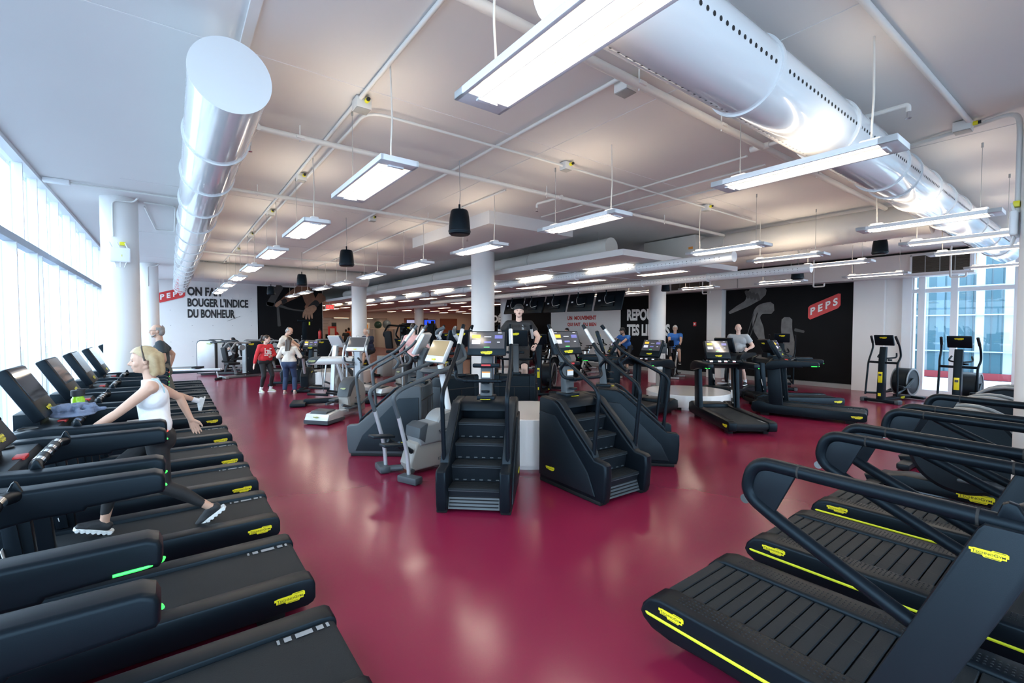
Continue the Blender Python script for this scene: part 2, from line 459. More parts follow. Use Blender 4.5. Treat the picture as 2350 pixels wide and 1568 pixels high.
# ------------------------------------------------------------------ windows
def window_west():
    b = MB()
    X = -1.4
    b.box((X, 11.1, 2.83), (0.10, 25.8, 0.085), 'frame_grey')
    b.box((X, 11.1, 0.03), (0.16, 25.8, 0.10), 'frame_white')
    b.box((X, 11.1, 3.80), (0.14, 25.8, 0.06), 'frame_white')
    o = struct(b.build('window_1', 'frame_white'))
    ys = [-1.75, -0.6, 0.6, 1.8, 2.9, 3.7, 4.5, 5.3, 6.35, 7.35, 8.35, 8.62, 9.75, 10.5, 11.35, 12.3, 13.5, 14.3, 15.2, 16.3, 17.4, 18.5, 19.7, 20.9, 22.1, 23.2, 23.95]
    for i, y in enumerate(ys):
        m = MB(); m.box((X, y, 1.42), (0.11, 0.035, 2.74), 'frame_white'); m.box((X - 0.06, y + 0.03, 1.42), (0.03, 0.02, 2.74), 'fin_blue')
        m.build('mullion', None, o)
        y2 = y + (0.42 if i % 2 else 0.15)
        if y2 < 23.9:
            m = MB(); m.box((X, y2, 3.32), (0.09, 0.028, 0.9), 'frame_white'); m.box((X - 0.05, y2 + 0.024, 3.32), (0.025, 0.016, 0.9), 'fin_blue'); m.build('mullion', None, o)
    g = MB(); g.quad([(X - 0.02, -1.8, 0.05), (X - 0.02, 24.05, 0.05), (X - 0.02, 24.05, ZC), (X - 0.02, -1.8, ZC)], 'window_glass')
    g.build('pane', None, o)
    # printed glass fins that stand off the facade, every other bay
    f = MB()
    for i, y in enumerate(ys[:-1]):
        if i % 3 != 1:
            w = (ys[i + 1] - y) * (0.62 if i % 2 else 0.86)
            f.box((X - 0.55, y + w / 2 + 0.1, 1.9), (0.02, w, 4.2), 'fin_glass')
    return o
window_west()
def window_south():
    b = MB()
    for z in (0.03, 2.83, 3.79): b.box((7.3, -1.85, z), (17.5, 0.1, 0.09), 'frame_white')
    o = struct(b.build('window_2', 'frame_white'))
    for i in range(13):
        m = MB(); m.box((-1.3 + i * 1.45, -1.85, 1.92), (0.07, 0.12, 3.7), 'frame_white'); m.build('mullion', None, o)
    g = MB(); g.quad([(-1.4, -1.88, 0.05), (16.1, -1.88, 0.05), (16.1, -1.88, ZC), (-1.4, -1.88, ZC)], 'window_glass'); g.build('pane', None, o)
window_south()
def window_east():
    X = 16.1
    b = MB()
    b.box((X, 0.85, 0.09), (0.2, 5.4, 0.18), 'frame_white'); b.box((X, 0.85, 2.80), (0.12, 5.4, 0.10), 'frame_white')
    b.box((X, 0.85, 3.78), (0.12, 5.4, 0.10), 'frame_white')
    o = struct(b.build('window_3', 'frame_white'))
    for y in (3.48, 3.18, 2.55, 1.45, 0.35, -0.75, -1.8):
        m = MB(); m.box((X, y, 1.9), (0.16, 0.13 if y != 3.48 else 0.2, 3.8), 'frame_white'); m.build('mullion', None, o)
    g = MB(); g.quad([(X + 0.03, 3.6, 0.1), (X + 0.03, -1.85, 0.1), (X + 0.03, -1.85, ZC), (X + 0.03, 3.6, ZC)], 'window_glass')
    g.build('pane', None, o)
window_east()
# outside: snow ground and the teal panelled facade across the terrace
b = MB(); b.box((20, 8, -0.3), (120, 120, 0.2), 'snow'); b.box((20.2, 0, -0.17), (7.4, 13.0, 0.08), 'gravel')
struct(b.build('ground', 'snow'))
b = MB(); rr = random.Random(3); y = -14.0
while y < 9.0:
    w = rr.choice((0.05, 0.08, 0.12, 0.16, 0.24))
    b.box((24.5 + rr.random() * 0.1, y + w / 2, 3.2), (0.1, w, 6.8), rr.choice(('tile_teal', 'tile_sky', 'tile_sky', 'tile_pale', 'tile_teal', 'tile_pale')))
    y += w
for z in (0.9, 2.3, 3.4): b.box((24.4, -2, z), (0.06, 23, 0.045), 'fin_blue')
b.box((24.35, -2, -0.02), (0.06, 23, 0.25), 'maroon_panel')
struct(b.build('exterior_facade', 'tile_sky'))

# ------------------------------------------------------------------ murals and lettering on the walls
def letters(body, name, parent, origin, right, up, height, m, width=None, bold=0.02, condense=0.8, thick=0.004):
    vs, fs, w, h = text_mb(body, width=width, height=height, bold=bold, condense=condense)
    b = MB(); n = Vector(right).cross(Vector(up))
    b.add([Vector(origin) + Vector(right) * v.x + Vector(up) * v.y + n * thick for v in vs], fs, m)
    return b.build(name, m, parent)
def wall_sign(label, lines, x, y, z, right, up, m, group=None, cat='lettering'):
    t = thing('wall_lettering', label, cat, (x, y, z), 0, group)
    for dx, dz, body, h, w in lines:
        letters(body, 'text_line', t, Vector(right) * dx + Vector(up) * dz, right, up, h, m, width=w, bold=0.04)
    return t
XP, ZP = Vector((1, 0, 0)), Vector((0, 0, 1))
YM = Vector((0, -1, 0))
t = wall_sign('tall black slogan in three lines on the white north wall', [(0, 0.96, 'ON FAIT', 0.385, 1.30), (0, 0.48, "BOUGER L'INDICE", 0.385, 2.28), (0, 0, 'DU BONHEUR', 0.385, 1.75)], 0.60, 24.09, 2.23, XP, ZP, 'ink_black')
b = MB(); b.tube([(1.45, 0, -0.13), (1.95, 0, 0.10)], 0.006, 'ink_black', n=6); b.build('underline_stroke', None, t)
def peps(label, loc, right, w, h, skew):
    t = thing('logo_sign', label, 'sign', loc)
    up = Vector((0, 0, 1)); r = Vector(right); n = r.cross(up)
    c = 0.06
    prof = [(c, 0), (w - c, (w - c) * skew), (w, w * skew + c), (w, w * skew + h - c * 0.6), (w - c, w * skew + h - c * skew), (c, h + c * skew * 0.3), (0, h - c), (0, c)]
    b = MB(); k = len(prof)
    vs = [r * p[0] + up * p[1] for p in prof] + [r * p[0] + up * p[1] + n * 0.02 for p in prof]
    b.add(vs, [list(range(k, 2 * k))] + [[i, (i + 1) % k, k + (i + 1) % k, k + i] for i in range(k)], 'sign_red'); b.build('plate', None, t)
    vs, fs, tw, th = text_mb('P E P S', width=w * 0.84, height=h * 0.52, bold=0.035)
    b = MB(); b.add([r * (v.x + w * 0.08) + up * (v.y + h * 0.24 + (v.x + w * 0.08) * skew) + n * 0.024 for v in vs], fs, 'sign_white'); b.build('lettering', None, t)
peps('red slanted sign with four white letters on the white north wall', (-0.40, 24.095, 2.85), XP, 0.92, 0.42, 0.30)
peps('red slanted sign with four white letters on the black cyclist mural', (16.055, 5.88, 2.07), YM, 0.86, 0.44, 0.42)
# dark mural of two arms gripping a rope bar, north wall
def flat(b, pts, m, org, right, lift=0.004):
    up = Vector((0, 0, 1)); r = Vector(right); n = r.cross(up)
    b.add([Vector(org) + r * p[0] + up * p[1] + n * lift for p in pts], [list(range(len(pts)))], m)
def limb(b, path, m, org, right, lift=0.004):
    """a printed limb: an outline that widens and narrows along a path of (x, z, half width)"""
    q = []
    P_ = [path[0]] + list(path) + [path[-1]]
    for i in range(1, len(P_) - 2):
        p0, p1, p2, p3 = [Vector(p) for p in P_[i - 1:i + 3]]
        for k in range(7):
            u = k / 7; q.append(0.5 * ((2 * p1) + (p2 - p0) * u + (2 * p0 - 5 * p1 + 4 * p2 - p3) * u * u + (3 * p1 - p0 - 3 * p2 + p3) * u ** 3))
    q.append(Vector(path[-1])); path = [tuple(v) for v in q]
    a, e = Vector(path[0]), Vector(path[-1]); da = (a - Vector(path[1])).xy.normalized(); de = (e - Vector(path[-2])).xy.normalized()
    path = [(a.x + da.x * a.z * 0.5, a.y + da.y * a.z * 0.5, a.z * 0.5)] + path + [(e.x + de.x * e.z * 0.5, e.y + de.y * e.z * 0.5, e.z * 0.55)]
    L = []; Rr = []
    for i, (x, z, w) in enumerate(path):
        a = path[max(i - 1, 0)]; c = path[min(i + 1, len(path) - 1)]
        d = Vector((c[0] - a[0], c[1] - a[1])).normalized(); nn = Vector((-d.y, d.x))
        L.append((x + nn.x * w, z + nn.y * w)); Rr.append((x - nn.x * w, z - nn.y * w))
    for i in range(len(path) - 1):
        flat(b, [L[i], L[i + 1], Rr[i + 1], Rr[i]], m, org, right, lift)
t = thing('mural_panel', 'black photo mural of two arms pulling a rope bar, north wall', 'mural', (3.25, 24.09, 0.0))
b = MB(); b.box((1.435, -0.012, 1.88), (2.87, 0.024, 3.72), 'mural_black'); b.build('panel', None, t)
b = MB(); o = (0, -0.026, 0)
limb(b, [(0.95, 3.75, 0.16), (0.72, 3.3, 0.15), (0.52, 2.9, 0.15)], 'mural_bar', o, XP)
limb(b, [(0.42, 2.92, 0.10), (0.9, 2.86, 0.07), (1.4, 2.7, 0.04), (2.0, 2.62, 0.03)], 'mural_bar', o, XP)
limb(b, [(0.85, 2.85, 0.05), (0.9, 1.9, 0.07)], 'mural_bar', o, XP)
b.build('apparatus_print', None, t)
b = MB()
limb(b, [(2.0, 3.72, 0.26), (1.6, 3.45, 0.22), (1.25, 3.2, 0.16), (1.0, 3.0, 0.11)], 'mural_skin', o, XP, .006)
b.build('arm_print', None, t); b = MB()
limb(b, [(2.05, 3.75, 0.22), (2.25, 3.3, 0.27), (2.3, 2.95, 0.22), (2.15, 2.75, 0.14)], 'mural_skin', o, XP, .005)
b.build('arm_print', None, t); b = MB()
limb(b, [(2.86, 3.35, 0.24), (2.62, 3.1, 0.16), (2.48, 2.95, 0.12)], 'mural_skin', o, XP, .006)
b.build('arm_print', None, t)
b = MB()
limb(b, [(2.62, 3.05, 0.16), (2.42, 2.88, 0.15), (2.3, 2.78, 0.13)], 'hole_black', o, XP, .008)
b.build('wristband_print', None, t); b = MB()
limb(b, [(1.2, 3.12, 0.10), (1.05, 3.02, 0.10)], 'hole_black', o, XP, .008)
b.build('wristband_print', None, t)
b = MB()
limb(b, [(2.5, 2.82, 0.14), (2.3, 2.66, 0.19), (2.1, 2.58, 0.15)], 'mural_hand', o, XP, .010)
for x, z, dx, dz in ((2.02, 2.56, -.05, -.26), (2.12, 2.52, -.02, -.30), (2.23, 2.52, .02, -.30), (2.34, 2.56, .04, -.30)):
    limb(b, [(x, z, 0.055), (x + dx * .6, z + dz * .6, 0.05), (x + dx, z + dz, 0.03)], 'mural_hand', o, XP, .012)
b.build('hand_print', None, t); b = MB()
limb(b, [(0.98, 3.05, 0.07), (0.85, 2.92, 0.09), (0.78, 2.82, 0.06)], 'mural_hand', o, XP, .010)
b.build('hand_print', None, t)
# east wall: black mural with a grey cyclist, black slogan panel, white slogan panel
t = thing('mural_panel', 'black photo mural of a pedalling cyclist on the east wall', 'mural', (16.09, 8.55, 0.13))
b = MB(); b.box((-0.012, -1.94, 1.52), (0.024, 3.86, 3.02), 'mural_black'); b.build('panel', None, t)
b = MB(); o = (-0.026, 0, 0)
limb(b, [(1.25, 2.98, 0.22), (1.0, 2.80, 0.26), (0.78, 2.55, 0.13), (0.45, 2.38, 0.09), (0.15, 2.22, 0.05)], 'mural_pale', o, YM)
for k in range(4): limb(b, [(0.72 + k * 0.12, 2.95 - k * 0.04, 0.055), (0.80 + k * 0.12, 2.72 - k * 0.03, 0.045)], 'mural_grey', o, YM, .006)
b.build('arm_print', None, t)
b = MB()
limb(b, [(1.55, 2.35, 0.20), (1.22, 2.30, 0.17), (1.08, 2.05, 0.13), (1.16, 1.65, 0.17), (1.28, 1.3, 0.10), (1.42, 1.0, 0.08)], 'mural_pale', o, YM)
b.build('leg_print', None, t); b = MB()
limb(b, [(2.05, 1.95, 0.16), (2.05, 1.6, 0.17), (2.12, 1.2, 0.17), (2.2, 0.7, 0.10)], 'mural_pale', o, YM)
b.build('leg_print', None, t)
b = MB()
limb(b, [(1.0, 2.2, 0.012), (0.75, 1.3, 0.012)], 'mural_grey', o, YM); limb(b, [(1.12, 2.2, 0.012), (0.86, 1.3, 0.012)], 'mural_grey', o, YM)
b.build('frame_print', None, t); b = MB(); limb(b, [(2.3, 1.62, 0.05), (2.55, 1.56, 0.04)], 'mural_grey', o, YM); b.build('pedal_print', None, t); b = MB(); limb(b, [(1.42, 1.0, 0.10), (1.58, 0.9, 0.06)], 'mural_grey', o, YM)
b.build('shoe_print', None, t)
def slogan_panel(label, y0, y1, m, lm, lines, tag2=None):
    t = thing('slogan_panel', label, 'mural', (16.09, y0, 0.13))
    w = y0 - y1
    b = MB(); b.box((-0.012, -w / 2, 1.52), (0.024, w, 3.02), m); b.build('panel', None, t)
    for dx, dz, body, h, wd in lines: letters(body, 'text_line', t, Vector((-0.025, -dx, dz)), YM, ZP, h, lm, width=wd, bold=0.045)
slogan_panel('black wall panel with tall grey two-line slogan behind the round column', 13.35, 9.14, 'mural_black', 'sign_white',
             [(0.36, 1.98, 'REPOUSSE', 0.50, 1.95), (0.36, 1.33, 'TES LIMITES', 0.50, 2.15)])
slogan_panel('white wall panel with small red slogan behind the hanging monitors', 18.0, 13.36, 'paint_white', 'letter_red',
             [(1.25, 2.05, 'UN  MOUVEMENT', 0.20, 1.95), (1.25, 1.72, 'QUI FAIT   DU BIEN', 0.20, 1.95)])
slogan_panel('black wall panel with a pale word beside the far round column', 24.3, 18.02, 'mural_black', 'sign_white', [(0.9, 1.98, 'DÉFIE', 0.55, 1.9)])
t = thing('exit_sign', 'red lit exit sign beside the dark arm mural', 'sign', (6.32, 24.3, 2.74))
b = MB(); b.box((0.22, 0, 0.12), (0.46, 0.05, 0.26), 'sign_white', 0.01); b.cyl((0.22, 0, 0.24), (0.22, 0, 0.37), 0.012, m='lamp_white'); b.build('housing', None, t)
letters('SORTIE', 'lettering', t, (0.03, -0.027, 0.02), XP, ZP, 0.20, 'exit_red', width=0.38, bold=0.03)

# ------------------------------------------------------------------ overhead: ducts, pipes, conduits
def duct(name, label, p0, p1, r, rings, m='duct_white', holes=None, spiral=0, caps=True, hang=None):
    """round duct with raised joint rings, end caps and rows of small air holes"""
    p0, p1 = Vector(p0), Vector(p1); L = (p1 - p0).length; d = (p1 - p0).normalized()
    t = thing(name, label, 'duct', p0)
    e = p1 - p0
    b = MB(); b.cyl((0, 0, 0), e, r, m=m, n=56, caps=False)
    if spiral:
        k = int(L / spiral)
        for i in range(k):
            c = d * (i + 0.5) * spiral; b.cyl(c - d * 0.006, c + d * 0.006, r + 0.004, m=m, n=56, caps=False)
    b.build('pipe', None, t)
    for s in rings:
        b = MB(); c = d * s
        b.cyl(c - d * 0.016, c + d * 0.016, r + 0.014, m=m, n=56); b.build('ring', None, t)
    if caps:
        b = MB(); b.cyl(-d * 0.012, d * 0.02, r + 0.004, m=m, n=56); b.build('end_cap', None, t)
        b = MB(); b.cyl(e - d * 0.02, e + d * 0.012, r + 0.004, m=m, n=56); b.build('end_cap', None, t)
    n_ = max(2, int(L / 3.2))
    for i in range(n_):
        c = d * (0.35 + (L - 0.7) * i / (n_ - 1)) + Vector((0, 0, r * 0.9)); top = (hang or ZC) - p0.z
        b = MB(); b.cyl(c, (c.x, c.y, top), 0.004, m='base_grey', n=6); b.build('hanger', None, t)
    if holes:
        u = Vector((0, 0, 1)); w = d.cross(u)
        b = MB()
        for ang, step, size, s0, s1 in holes:
            nrm = w * math.cos(R(ang)) + u * math.sin(R(ang)); tg = d
            bt = nrm.cross(tg); s = s0
            while s < s1:
                if all(abs(s - q) > 0.05 for q in rings):
                    c = d * s + nrm * (r + 0.0015)
                    b.add([c + (tg * math.cos(a) + bt * math.sin(a)) * size for a in [2 * PI * i / 8 for i in range(8)]], [list(range(8))], 'hole_black')
                s += step
        b.build('perforation_pattern', None, t)
    return t
# big glossy duct along the windows
duct('air_duct', 'long glossy white duct running along the window row with closed round end', (0.34, 3.45, 3.45), (0.34, 23.2, 3.45), 0.23,
     [1.15, 2.3, 3.5, 4.7, 5.9, 7.1, 8.3, 9.5, 10.7, 11.9, 13.1, 14.3, 15.5, 16.7, 17.9, 19.1], holes=[(184, 0.06, 0.005, 0.15, 9), (-30, 0.05, 0.004, 0.15, 5), (0, 0.06, 0.004, 0.15, 5)])
# big glossy duct overhead, toward the east wall
duct('air_duct', 'wide glossy white duct with a row of round holes crossing overhead to the east', (1.42, 1.48, 3.45), (14.2, 1.48, 3.45), 0.23,
     [0.02, 1.55, 2.9, 4.3, 4.75, 5.6, 6.4, 7.3, 8.6, 10, 11.4], holes=[(-9, 0.062, 0.0135, 0.1, 11), (253, 0.062, 0.008, 0.1, 7)])
duct('air_duct', 'matt spiral duct across the room in front of the north wall', (0.58, 16.5, 3.55), (5.75, 16.5, 3.55), 0.25, [0.25, 4.9], 'duct_matt', spiral=0.17)
duct('air_duct', 'matt spiral duct above the monitors meeting the glossy one', (9.25, 5.38, 3.51), (9.25, 1.75, 3.51), 0.25, [0.5], 'duct_matt', spiral=0.16)
duct('air_duct', 'matt wrapped duct lying above the dropped ceiling edge', (7.15, 6.2, 3.46), (7.15, 23.5, 3.46), 0.185, [2.5, 5.0, 7.5, 10, 12.5], 'duct_matt', spiral=0.9)
hl = [(197, 0.085, 0.008, 0.2, 10), (170, 0.085, 0.005, 0.2, 10)]
duct('air_duct', 'thin perforated duct under the dropped ceiling, near its front edge', (7.4, 3.82, 3.0), (7.4, 14.5, 3.0), 0.085, [1.9, 3.6, 5.4, 6.1, 8.0, 8.5, 10.2], hang=3.12, holes=[(178, 0.085, 0.008, 0.2, 10), (204, 0.085, 0.005, 0.2, 10)])
duct('air_duct', 'thin perforated duct continuing beyond the gap toward the exit sign', (7.4, 14.95, 3.0), (7.4, 27, 3.0), 0.085, [1.6, 3.8, 4.3, 6.6], hang=3.12)
duct('air_duct', 'thin perforated duct passing just above the hanging monitors', (9.9, 3.6, 2.98), (9.9, 19.5, 2.98), 0.085, [2.1, 3.9, 5.6, 6.2, 8.1, 9.0, 11.5], hang=3.12, holes=[(178, 0.085, 0.008, 0.2, 11), (204, 0.085, 0.005, 0.2, 11)])
duct('air_duct', 'thin plain duct far back above the rear area', (11.0, 20.2, 2.96), (11.0, 34, 2.96), 0.085, [2, 4, 6], hang=3.12)
def pipe_run(name, label, cat, pts, r, m, clamps=(), rad=0.15, extra=None):
    o = Vector(pts[0]); t = thing(name, label, cat, o)
    q = [Vector(p) - o for p in pts]
    b = MB(); b.tube(q, r, m, n=12, rad=rad); b.build('pipe', None, t)
    for c in clamps:
        c = Vector(c) - o
        b = MB(); b.cyl((c.x, c.y, c.z - r - 0.015), (c.x, c.y, ZC - o.z), 0.006, m=m, n=6); b.box((c.x, c.y, c.z), (r * 2 + 0.02, r * 2 + 0.02, 0.03), m, 0.006); b.build('hanger', None, t)
    return t
def sprinkler(t, o, p, d):
    """drop arm and head on a sprinkler pipe"""
    p = Vector(p) - Vector(o); d = Vector(d)
    b = MB(); b.tube([p, p + d, p + d + Vector((0, 0, -0.06))], 0.018, 'pipe_white', n=10, rad=0.03); b.cyl(p - d * 0.1, p + d * 0.06, 0.032, m='pipe_white', n=12); b.build('branch', None, t)
    b = MB(); q = p + d; b.cyl(q + Vector((0, 0, -0.06)), q + Vector((0, 0, -0.11)), 0.010, m='chrome', n=8); b.cyl(q + Vector((0, 0, -0.11)), q + Vector((0, 0, -0.116)), 0.022, m='chrome', n=12); b.build('sprinkler_head', None, t)
o = (0.62, 4.86, 3.70)
t = pipe_run('sprinkler_pipe', 'white sprinkler pipe crossing below the ceiling past the second pendant lamp', 'pipe', [o, (9.0, 4.86, 3.70)], 0.028, 'pipe_white', [(1.05, 4.86, 3.7), (4.25, 4.86, 3.7), (7.0, 4.86, 3.7)])
sprinkler(t, o, (0.68, 4.86, 3.70), (-0.03, 0.26, -0.03)); sprinkler(t, o, (4.5, 4.86, 3.7), (-0.05, 0.45, 0))
o = (0.62, 7.22, 3.70)
t = pipe_run('sprinkler_pipe', 'white sprinkler pipe passing behind the nearest black speaker', 'pipe', [o, (6.3, 7.22, 3.70)], 0.026, 'pipe_white', [(1.0, 7.22, 3.7), (3.6, 7.22, 3.7)])
sprinkler(t, o, (4.8, 7.22, 3.7), (-0.05, 0.6, -0.03))
pipe_run('sprinkler_pipe', 'white sprinkler pipe far down the room in front of the matt duct', 'pipe', [(0.62, 13.6, 3.70), (6.2, 13.6, 3.70)], 0.026, 'pipe_white', [(1.9, 13.6, 3.7), (4.4, 13.6, 3.7)])
o = (0.9, 2.25, 3.70)
t = pipe_run('sprinkler_pipe', 'thick white pipe running beside the wide overhead duct', 'pipe', [o, (9.0, 2.25, 3.70)], 0.034, 'pipe_white', [(2.9, 2.25, 3.7), (4.1, 2.25, 3.7), (6.3, 2.25, 3.7)])
sprinkler(t, o, (4.9, 2.25, 3.7), (0.05, -1.15, 0))
pipe_run('conduit', 'white conduit on the ceiling above the first row of lamps', 'conduit', [(1.33, 1.2, 3.795), (1.33, 19, 3.795)], 0.017, 'conduit', rad=0)
pipe_run('conduit', 'white conduit that bends off the first lamp row and crosses the ceiling', 'conduit', [(1.44, 12, 3.765), (1.44, 4.05, 3.765), (3.5, 4.02, 3.765), (8.6, 4.05, 3.765)], 0.014, 'conduit', rad=0.2)
pipe_run('conduit', 'white conduit along the ceiling between the two lamp rows', 'conduit', [(2.85, 2.35, 3.795), (2.85, 13, 3.795)], 0.017, 'conduit', rad=0)
pipe_run('conduit', 'white conduit on the ceiling beyond the wide duct, toward the near column', 'conduit', [(2.6, 0.98, 3.79), (6.1, 0.90, 3.79)], 0.022, 'conduit', rad=0)
pipe_run('conduit', 'white conduit looping down the near column', 'conduit', [(6.6, 2.2, 3.79), (6.28, 0.95, 3.79), (6.15, 0.60, 3.79), (5.99, 0.565, 3.6), (5.99, 0.565, 2.85)], 0.020, 'conduit', rad=0.12)
pipe_run('conduit', 'thin conduit across the ceiling to the window wall', 'conduit', [(-1.2, 8.55, 3.79), (0.2, 8.6, 3.79)], 0.014, 'conduit', rad=0)
pipe_run('conduit', 'white conduit bending down the front of the window column', 'conduit', [(-0.36, 8.95, 3.79), (-0.42, 9.06, 3.74), (-0.66, 9.055, 3.74), (-0.66, 9.055, 3.2)], 0.013, 'conduit', rad=0.08)
pipe_run('conduit', 'thin conduit loop on the ceiling behind the window column', 'conduit', [(-0.30, 9.2, 3.79), (0.1, 9.2, 3.79), (0.1, 11.6, 3.79), (-0.2, 11.6, 3.79), (-0.3, 9.5, 3.79)], 0.012, 'conduit', rad=0.1)
pipe_run('conduit', 'white conduit on the second window column', 'conduit', [(-0.25, 17.9, 3.78), (-0.35, 17.96, 3.72), (-0.53, 17.962, 3.72), (-0.53, 17.962, 3.1)], 0.012, 'conduit', rad=0.08)
for k, (x, y0, y1) in enumerate(((5.3, 2.6, 6.2), (5.75, 2.6, 6.2), (6.2, 2.6, 5.0))):
    pipe_run('conduit', ('thin ceiling conduit ahead of the dropped ceiling, nearest of three side by side', 'thin ceiling conduit ahead of the dropped ceiling, middle of three side by side', 'thin ceiling conduit ahead of the dropped ceiling, last of three side by side')[k], 'conduit', [(x, y0, 3.795), (x, y1, 3.795)], 0.014, 'conduit', rad=0, )
pipe_run('conduit', 'white conduit over the far half of the room along the second lamp row', 'conduit', [(3.86, 5.3, 3.795), (3.86, 20, 3.795)], 0.012, 'conduit', rad=0)
for y, zb, l in ((5.45, 3.02, 'above the red sign mural'), (8.95, 3.02, 'beside the white pilaster'), (2.5, 3.05, 'in front of the glazing')):
    pipe_run('sprinkler_pipe', 'white hooked drop pipe at the bulkhead, ' + l, 'pipe', [(15.2, y, 3.81), (15.2, y, zb), (15.2, y - 0.28, zb), (15.2, y - 0.28, zb + 0.09)], 0.022, 'pipe_white', rad=0.05)
def jbox(label, x, y, s=0.11):
    t = thing('junction_box', label, 'junction box', (x, y, ZC))
    b = MB(); b.box((0, 0, -0.055), (s, s, 0.09), 'conduit', 0.006); b.build('body', None, t)
    b = MB(); b.box((0, 0, -0.102), (s * 0.92, s * 0.92, 0.006), 'base_grey', 0.002); b.build('cover', None, t)
    b = MB(); b.cyl((0.02, -s / 2, -0.04), (0.02, -s / 2 - 0.035, -0.04), 0.020, m='badge_yellow', n=10); b.cyl((0.02, -s / 2 - .035, -.04), (0.02, -s / 2 - .055, -.04), .015, m='shoe_black', n=10); b.build('coupling', None, t)
for i, (x, y, l) in enumerate(((1.36, 3.98, 'above the second lamp of the first row'), (1.38, 6.35, 'above the third lamp of the first row'), (1.38, 8.6, 'above the fourth lamp of the first row'),
        (1.38, 10.9, 'above the fifth lamp of the first row'), (1.38, 13.2, 'above the sixth lamp of the first row'), (3.82, 4.02, 'on the conduit above the second row'), (6.95, 4.05, 'near the matt duct end'),
        (2.9, 8.0, 'behind the nearest speaker'), (6.12, 0.95, 'beside the near column with blue couplings'), (2.95, 2.42, 'beside the thick pipe'))):
    jbox('grey ceiling junction box ' + l, x, y, 0.13 if i in (0, 8, 9) else 0.11)
t = thing('emergency_light', 'small white box light on the ceiling at the window edge', 'light', (-1.18, 8.55, ZC))
b = MB(); b.box((0, 0, -0.03), (0.26, 0.10, 0.06), 'lamp_white', 0.01); b.build('body', None, t)

# white dropped ceiling with recessed lights
b = slab('', (6.33, 5.22, 3.10), (10.3, 38.0, 3.21), 'ceiling_paint')
for y in (7.7, 10.1, 12.5, 14.9, 17.3, 19.7): b.box((8.3, y, 3.097), (3.9, 0.03, 0.01), 'lamp_white')
struct(b.build('ceiling_dropped', 'ceiling_paint'))
struct(slab('', (10.3, 19.0, 3.10), (24.3, 38.0, 3.21), 'ceiling_paint').build('ceiling_rear', 'ceiling_paint'))
struct(slab('', (4.35, 6.45, 3.60), (6.32, 9.5, ZC), 'ceiling_paint').build('ceiling_soffit', 'ceiling_paint'))
t = thing('duct_box', 'white boxed duct section hanging above the dropped ceiling corner', 'duct', (9.1, 5.3, 3.22))
b = MB(); b.box((0.1, 0.75, 0.29), (0.66, 1.3, 0.56), 'duct_matt', 0.005); b.build('body', None, t)
b = MB(); b.box((-0.24, 0.2, 0.3), (0.005, 0.10, 0.05), 'label_orange'); b.build('sticker', None, t)
def recessed():
    t = thing('recessed_light', '', 'ceiling light')
    b = MB(); b.box((0, 0, -0.004), (0.36, 1.26, 0.014), 'lamp_white', 0.003); b.build('frame', None, t)
    b = MB(); b.box((0, 0, -0.012), (0.28, 1.17, 0.006), 'panel_glow'); b.build('diffuser', None, t)
    return t
proto = recessed()
k = 0
for x in (7.32, 9.17):
    for i in range(13):
        y = 6.43 + 2.4 * i
        place(proto, USED, (x, y, 3.10), 0, ('recessed ceiling light near the front edge of the dropped ceiling, %s' if x < 8 else 'recessed ceiling light over the monitor side of the dropped ceiling, %s') % ('first from its open end', 'second from its open end', 'third from its open end', 'fourth from its open end', 'fifth from its open end', 'sixth from its open end', 'seventh from its open end', 'eighth from its open end', 'ninth from its open end', 'tenth from its open end', 'eleventh from its open end', 'twelfth from its open end', 'thirteenth from its open end')[i], 'recessed lights in the dropped ceiling')
for x in (12.2, 14.6, 17.0, 19.4, 21.8):
    for i in range(6):
        place(proto, USED, (x, 21.0 + 3.0 * i, 3.10), 0, 'small recessed light in the low ceiling of the far rear area', 'recessed lights of the rear area')
for i in range(4):
    place(proto, USED, (7.4 + 2.1 * i, 39.6, 2.60), 90, 'ceiling light inside the bright far recess', 'lights of the far recess')

# pendant lamps
def pendant():
    t = thing('pendant_lamp', '', 'lamp')
    b = MB()
    b.box((-0.135, 0, 0), (0.022, 1.25, 0.042), 'lamp_white', 0.003); b.box((0.135, 0, 0), (0.022, 1.25, 0.042), 'lamp_white', 0.003)
    for s in (-1, 1): b.box((0, s * 0.572, 0), (0.292, 0.106, 0.042), 'lamp_white', 0.003)
    b.box((0, 0, 0.026), (0.16, 1.1, 0.012), 'lamp_white', 0.003)
    for s in (-1, 1): b.box((0, s * 0.45, 0.045), (0.09, 0.13, 0.045), 'lamp_white', 0.015)
    b.build('housing', None, t)
    b = MB()
    for s in (-1, 1): b.box((s * 0.086, 0, 0.008), (0.078, 1.05, 0.006), 'lamp_wing')
    b.build('reflector', None, t)
    b = MB(); b.box((0, 0, -0.006), (0.085, 1.05, 0.012), 'lamp_glow', 0.004); b.build('tube', None, t)
    b = MB()
    for s in (-1, 1): b.box((0, s * 0.535, -0.026), (0.12, 0.028, 0.012), 'lamp_white', 0.003); b.box((s * 0.045, 0, -0.016), (0.004, 1.05, 0.014), 'lamp_white')
    b.build('clip', None, t)
    b = MB()
    for s in (-1, 1): b.box((s * 0.102, 0, 0.024), (0.035, 1.0, 0.004), 'lamp_up')
    b.build('uplight', None, t)
    zt = ZC - 3.06
    b = MB(); b.tube([(0, -0.45, 0.06), (0.0, -0.45, 0.16), (0.01, -0.455, 0.35), (0, -0.45, zt)], 0.0065, 'cloth_cream', n=8, rad=0.06); b.build('power_cord', None, t)
    b = MB(); b.cyl((0, 0.45, 0.06), (0, 0.45, zt), 0.0028, m='base_grey', n=6); b.cyl((0, 0.45, zt - 0.05), (0, 0.45, zt), 0.010, m='base_grey', n=8); b.build('wire', None, t)
    return t
